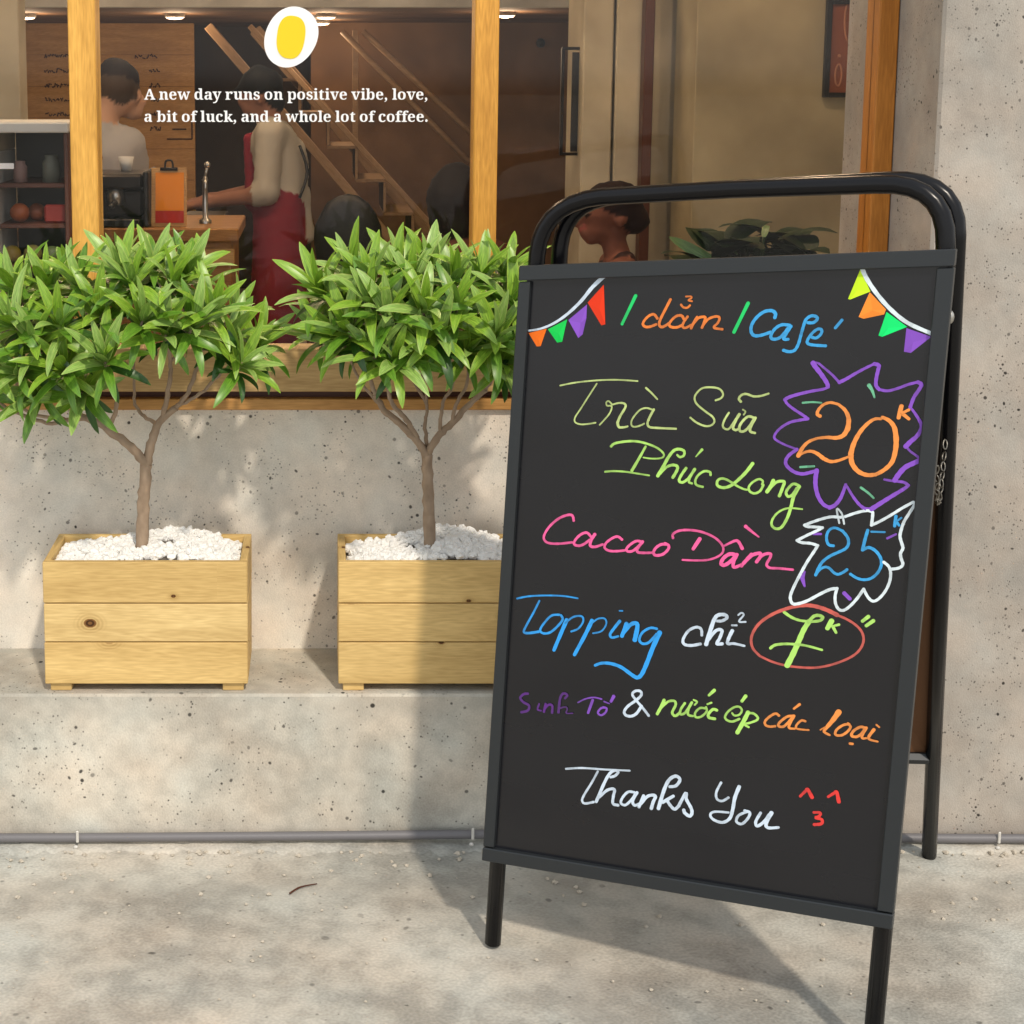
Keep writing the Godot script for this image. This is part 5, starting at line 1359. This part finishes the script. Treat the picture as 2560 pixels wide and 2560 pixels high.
	lathe(st, [Vector2(0.0, 0.0), Vector2(0.13, 0.0), Vector2(0.17, 0.5), Vector2(0.15, 0.5), Vector2(0.14, 0.46), Vector2(0.0, 0.46)], Vector3.ZERO, 22)
	part("pot", done(st), M.tan, ip)
	var broad := leaf_mesh(0.9, 0.2, 0.2)
	rng.seed = 5
	for i in 64:
		var x := rng.randf_range(-0.17, 0.17)
		var lush := i % 9 == 0
		var az := rng.randf() * TAU
		var top := Vector3(x, rng.randf_range(1.03, 1.19) - absf(x) * 0.25, rng.randf_range(-0.08, 0.08))
		var dir := (Vector3(cos(az) * 0.7, 0.75 if lush else 0.55, sin(az) * 0.7)).normalized()
		var rad := Vector3(cos(az), 0, sin(az))
		var face := (Vector3.UP - dir * dir.y).normalized()
		var ln := 0.075 if lush else rng.randf_range(0.13, 0.20)
		st = st_new(true)
		tube(st, smooth_path([Vector3(x * 0.25, 0.45, 0), top * Vector3(0.6, 0.75, 0.5), top], 4), 0.005, 5)
		part("stem", done(st), M.dark_leaf, ip)
		part("leaf", broad, M.pale_leaf if lush else M.dark_leaf, ip, Transform3D(Basis(dir.cross(face).normalized(), dir, face) * Basis.from_scale(Vector3(ln * (1.3 if lush else 2.6), ln, ln)), top - dir * 0.004))
	# pointed leaf plant at its left
	part("leaf", broad, M.pale_leaf, ip, Transform3D(Basis(Vector3.BACK, 1.05) * Basis.from_scale(Vector3(0.16, 0.17, 0.17)), Vector3(-0.10, 1.10, 0.03)))

# ---------------------------------------------------------------- the scene
func _ready() -> void:
	rng.seed = 20
	var cam := Camera3D.new()
	cam.name = "camera"
	cam.projection = Camera3D.PROJECTION_FRUSTUM
	cam.near = 0.1
	cam.far = 400.0
	cam.size = 0.1 * 2560.0 / 3975.0
	cam.frustum_offset = Vector2(0.1 * 485.0 / 3975.0, -0.1 * 522.0 / 3975.0)
	cam.position = Vector3(0, 1.6, 0)
	cam.rotation_degrees = Vector3(-8, 0, 0)
	add_child(cam)
	cam.current = true
	var env := Environment.new()
	env.background_mode = Environment.BG_SKY
	var sm := ProceduralSkyMaterial.new()
	sm.sky_top_color = Color(0.71, 0.73, 0.76)
	sm.sky_horizon_color = Color(0.83, 0.83, 0.82)
	sm.sky_curve = 0.25
	sm.ground_horizon_color = Color(0.55, 0.52, 0.48)
	sm.ground_bottom_color = Color(0.4, 0.38, 0.35)
	sm.sky_energy_multiplier = 1.3
	var sky := Sky.new()
	sky.sky_material = sm
	env.sky = sky
	env.tonemap_mode = Environment.TONE_MAPPER_LINEAR
	env.tonemap_exposure = 1.16
	env.sdfgi_enabled = true
	env.ssao_enabled = true
	env.ssil_enabled = true
	var we := WorldEnvironment.new()
	we.name = "environment"
	we.environment = env
	add_child(we)
	var sun := DirectionalLight3D.new()
	sun.name = "sun"
	sun.light_energy = 0.68
	sun.light_color = Color(1.0, 0.95, 0.885)
	sun.light_angular_distance = 2.6
	sun.shadow_enabled = true
	add_child(sun)
	sun.look_at_from_position(Vector3(0.80, 2.83, 2.59), Vector3.ZERO)
	make_materials()
	structure("ground", ground_mesh(), M.ground)
	make_front()
	make_room()
	rng.seed = 31
	make_planter(-0.572, "pale pine planter box with a round dark knot, left on the ledge", true, 1)
	make_planter(0.043, "pale pine planter box partly hidden by the menu board", false, 2)
	make_tree(0, "bushy green tree with forked trunk in the left planter")
	make_tree(1, "bushy green tree with straight trunk beside the menu board")
	make_board()
	make_people()
	make_litter()

func ground_mesh() -> ArrayMesh:   # one sheet: fine and slightly uneven near the wall, coarse far off
	var xs: Array = [-120.0, -20.0, -6.0]
	for i in 97:
		xs.append(-2.4 + i * 0.05)
	xs += [6.0, 20.0, 120.0]
	var zs: Array = []
	for i in 56:
		zs.append(-3.6 + i * 0.04)
	zs += [0.0, 3.0, 10.0, 40.0, 160.0]
	var no := FastNoiseLite.new()
	no.seed = 8
	no.frequency = 1.6
	no.fractal_octaves = 4
	var st := st_new(true)
	var h := func(x: float, z: float) -> float:
		return 0.0 if absf(x) > 5.0 or z > -1.0 else 0.0035 * no.get_noise_2d(x, z) - 0.0022
	for i in xs.size() - 1:
		for k in zs.size() - 1:
			var c: Array = []
			for q in [[0, 0], [1, 0], [1, 1], [0, 1]]:
				c.append(Vector3(xs[i + q[0]], h.call(xs[i + q[0]], zs[k + q[1]]), zs[k + q[1]]))
			quad(st, c[0], c[1], c[2], c[3], Vector3.UP)
	return done(st)

func make_litter() -> void:   # crumbs of mortar along the wall, and one twig
	rng.seed = 4
	var mm := MultiMesh.new()
	mm.transform_format = MultiMesh.TRANSFORM_3D
	var st := st_new()
	lump(st, Vector3.ZERO, Vector3(0.004, 0.0022, 0.0034), 5, 1.0, 6)
	mm.mesh = done(st)
	mm.instance_count = 380
	for i in mm.instance_count:
		var far := pow(rng.randf(), 3.0)
		var p := Vector3(rng.randf_range(-0.9, 1.9), 0.0005, -3.135 + far * 0.55)
		var b := Basis(Vector3.UP, rng.randf() * TAU).scaled(Vector3.ONE * rng.randf_range(0.35, 1.9) * (1.0 - far * 0.5))
		mm.set_instance_transform(i, Transform3D(b, p))
	var o := MultiMeshInstance3D.new()
	o.name = "mortar_crumbs"
	o.multimesh = mm
	o.material_override = mat(lin(0.48, 0.43, 0.35), 0.9)
	o.set_meta("kind", "stuff")
	o.set_meta("label", "small pale mortar crumbs scattered along the wall foot")
	o.set_meta("category", "rubble")
	add_child(o)
	# the ragged mortar fillet where the paving meets the wall
	st = st_new(true)
	var no := FastNoiseLite.new()
	no.seed = 19
	no.frequency = 3.2
	no.fractal_octaves = 4
	var n := 260
	for i in n:
		for k in 5:
			var c: Array = []
			for q in [[0, 0], [1, 0], [1, 1], [0, 1]]:
				var x := lerpf(-2.4, 2.6, float(i + q[0]) / n)
				var wide := 0.040 + 0.050 * absf(no.get_noise_2d(x * 2.0, 3.0)) + 0.025 * no.get_noise_2d(x * 9.0, 7.0)
				var f := float(k + q[1]) / 5.0
				var y := 0.009 * pow(1.0 - f, 1.5) * (1.0 + 0.9 * no.get_noise_2d(x * 5.0, f * 2.0)) + 0.0035 * no.get_noise_2d(x * 14.0, f * 4.0) * (1.0 - f * 0.6)
				c.append(Vector3(x, maxf(y, 0.0004) if f < 0.99 else -0.008, ZF + 0.001 + wide * f))
			quad(st, c[0], c[1], c[2], c[3], Vector3.UP)
	var fillet := structure("mortar_fillet", done(st), M.ground)
	fillet.set_meta("label", "ragged mortar edge along the wall foot")
	var t := thing("twig", "short dark curved twig lying on the pavement", "twig", Vector3(-0.03, 0.001, -2.98))
	st = st_new(true)
	tube(st, smooth_path([Vector3(-0.026, 0.002, 0.022), Vector3(-0.005, 0.0035, 0.0), Vector3(0.028, 0.002, -0.016)], 5), [0.0022, 0.0022, 0.002, 0.002, 0.002, 0.0018, 0.0016, 0.0014, 0.0013, 0.0012, 0.0011], 6)
	part("stick", done(st), M.dark_wood, t)
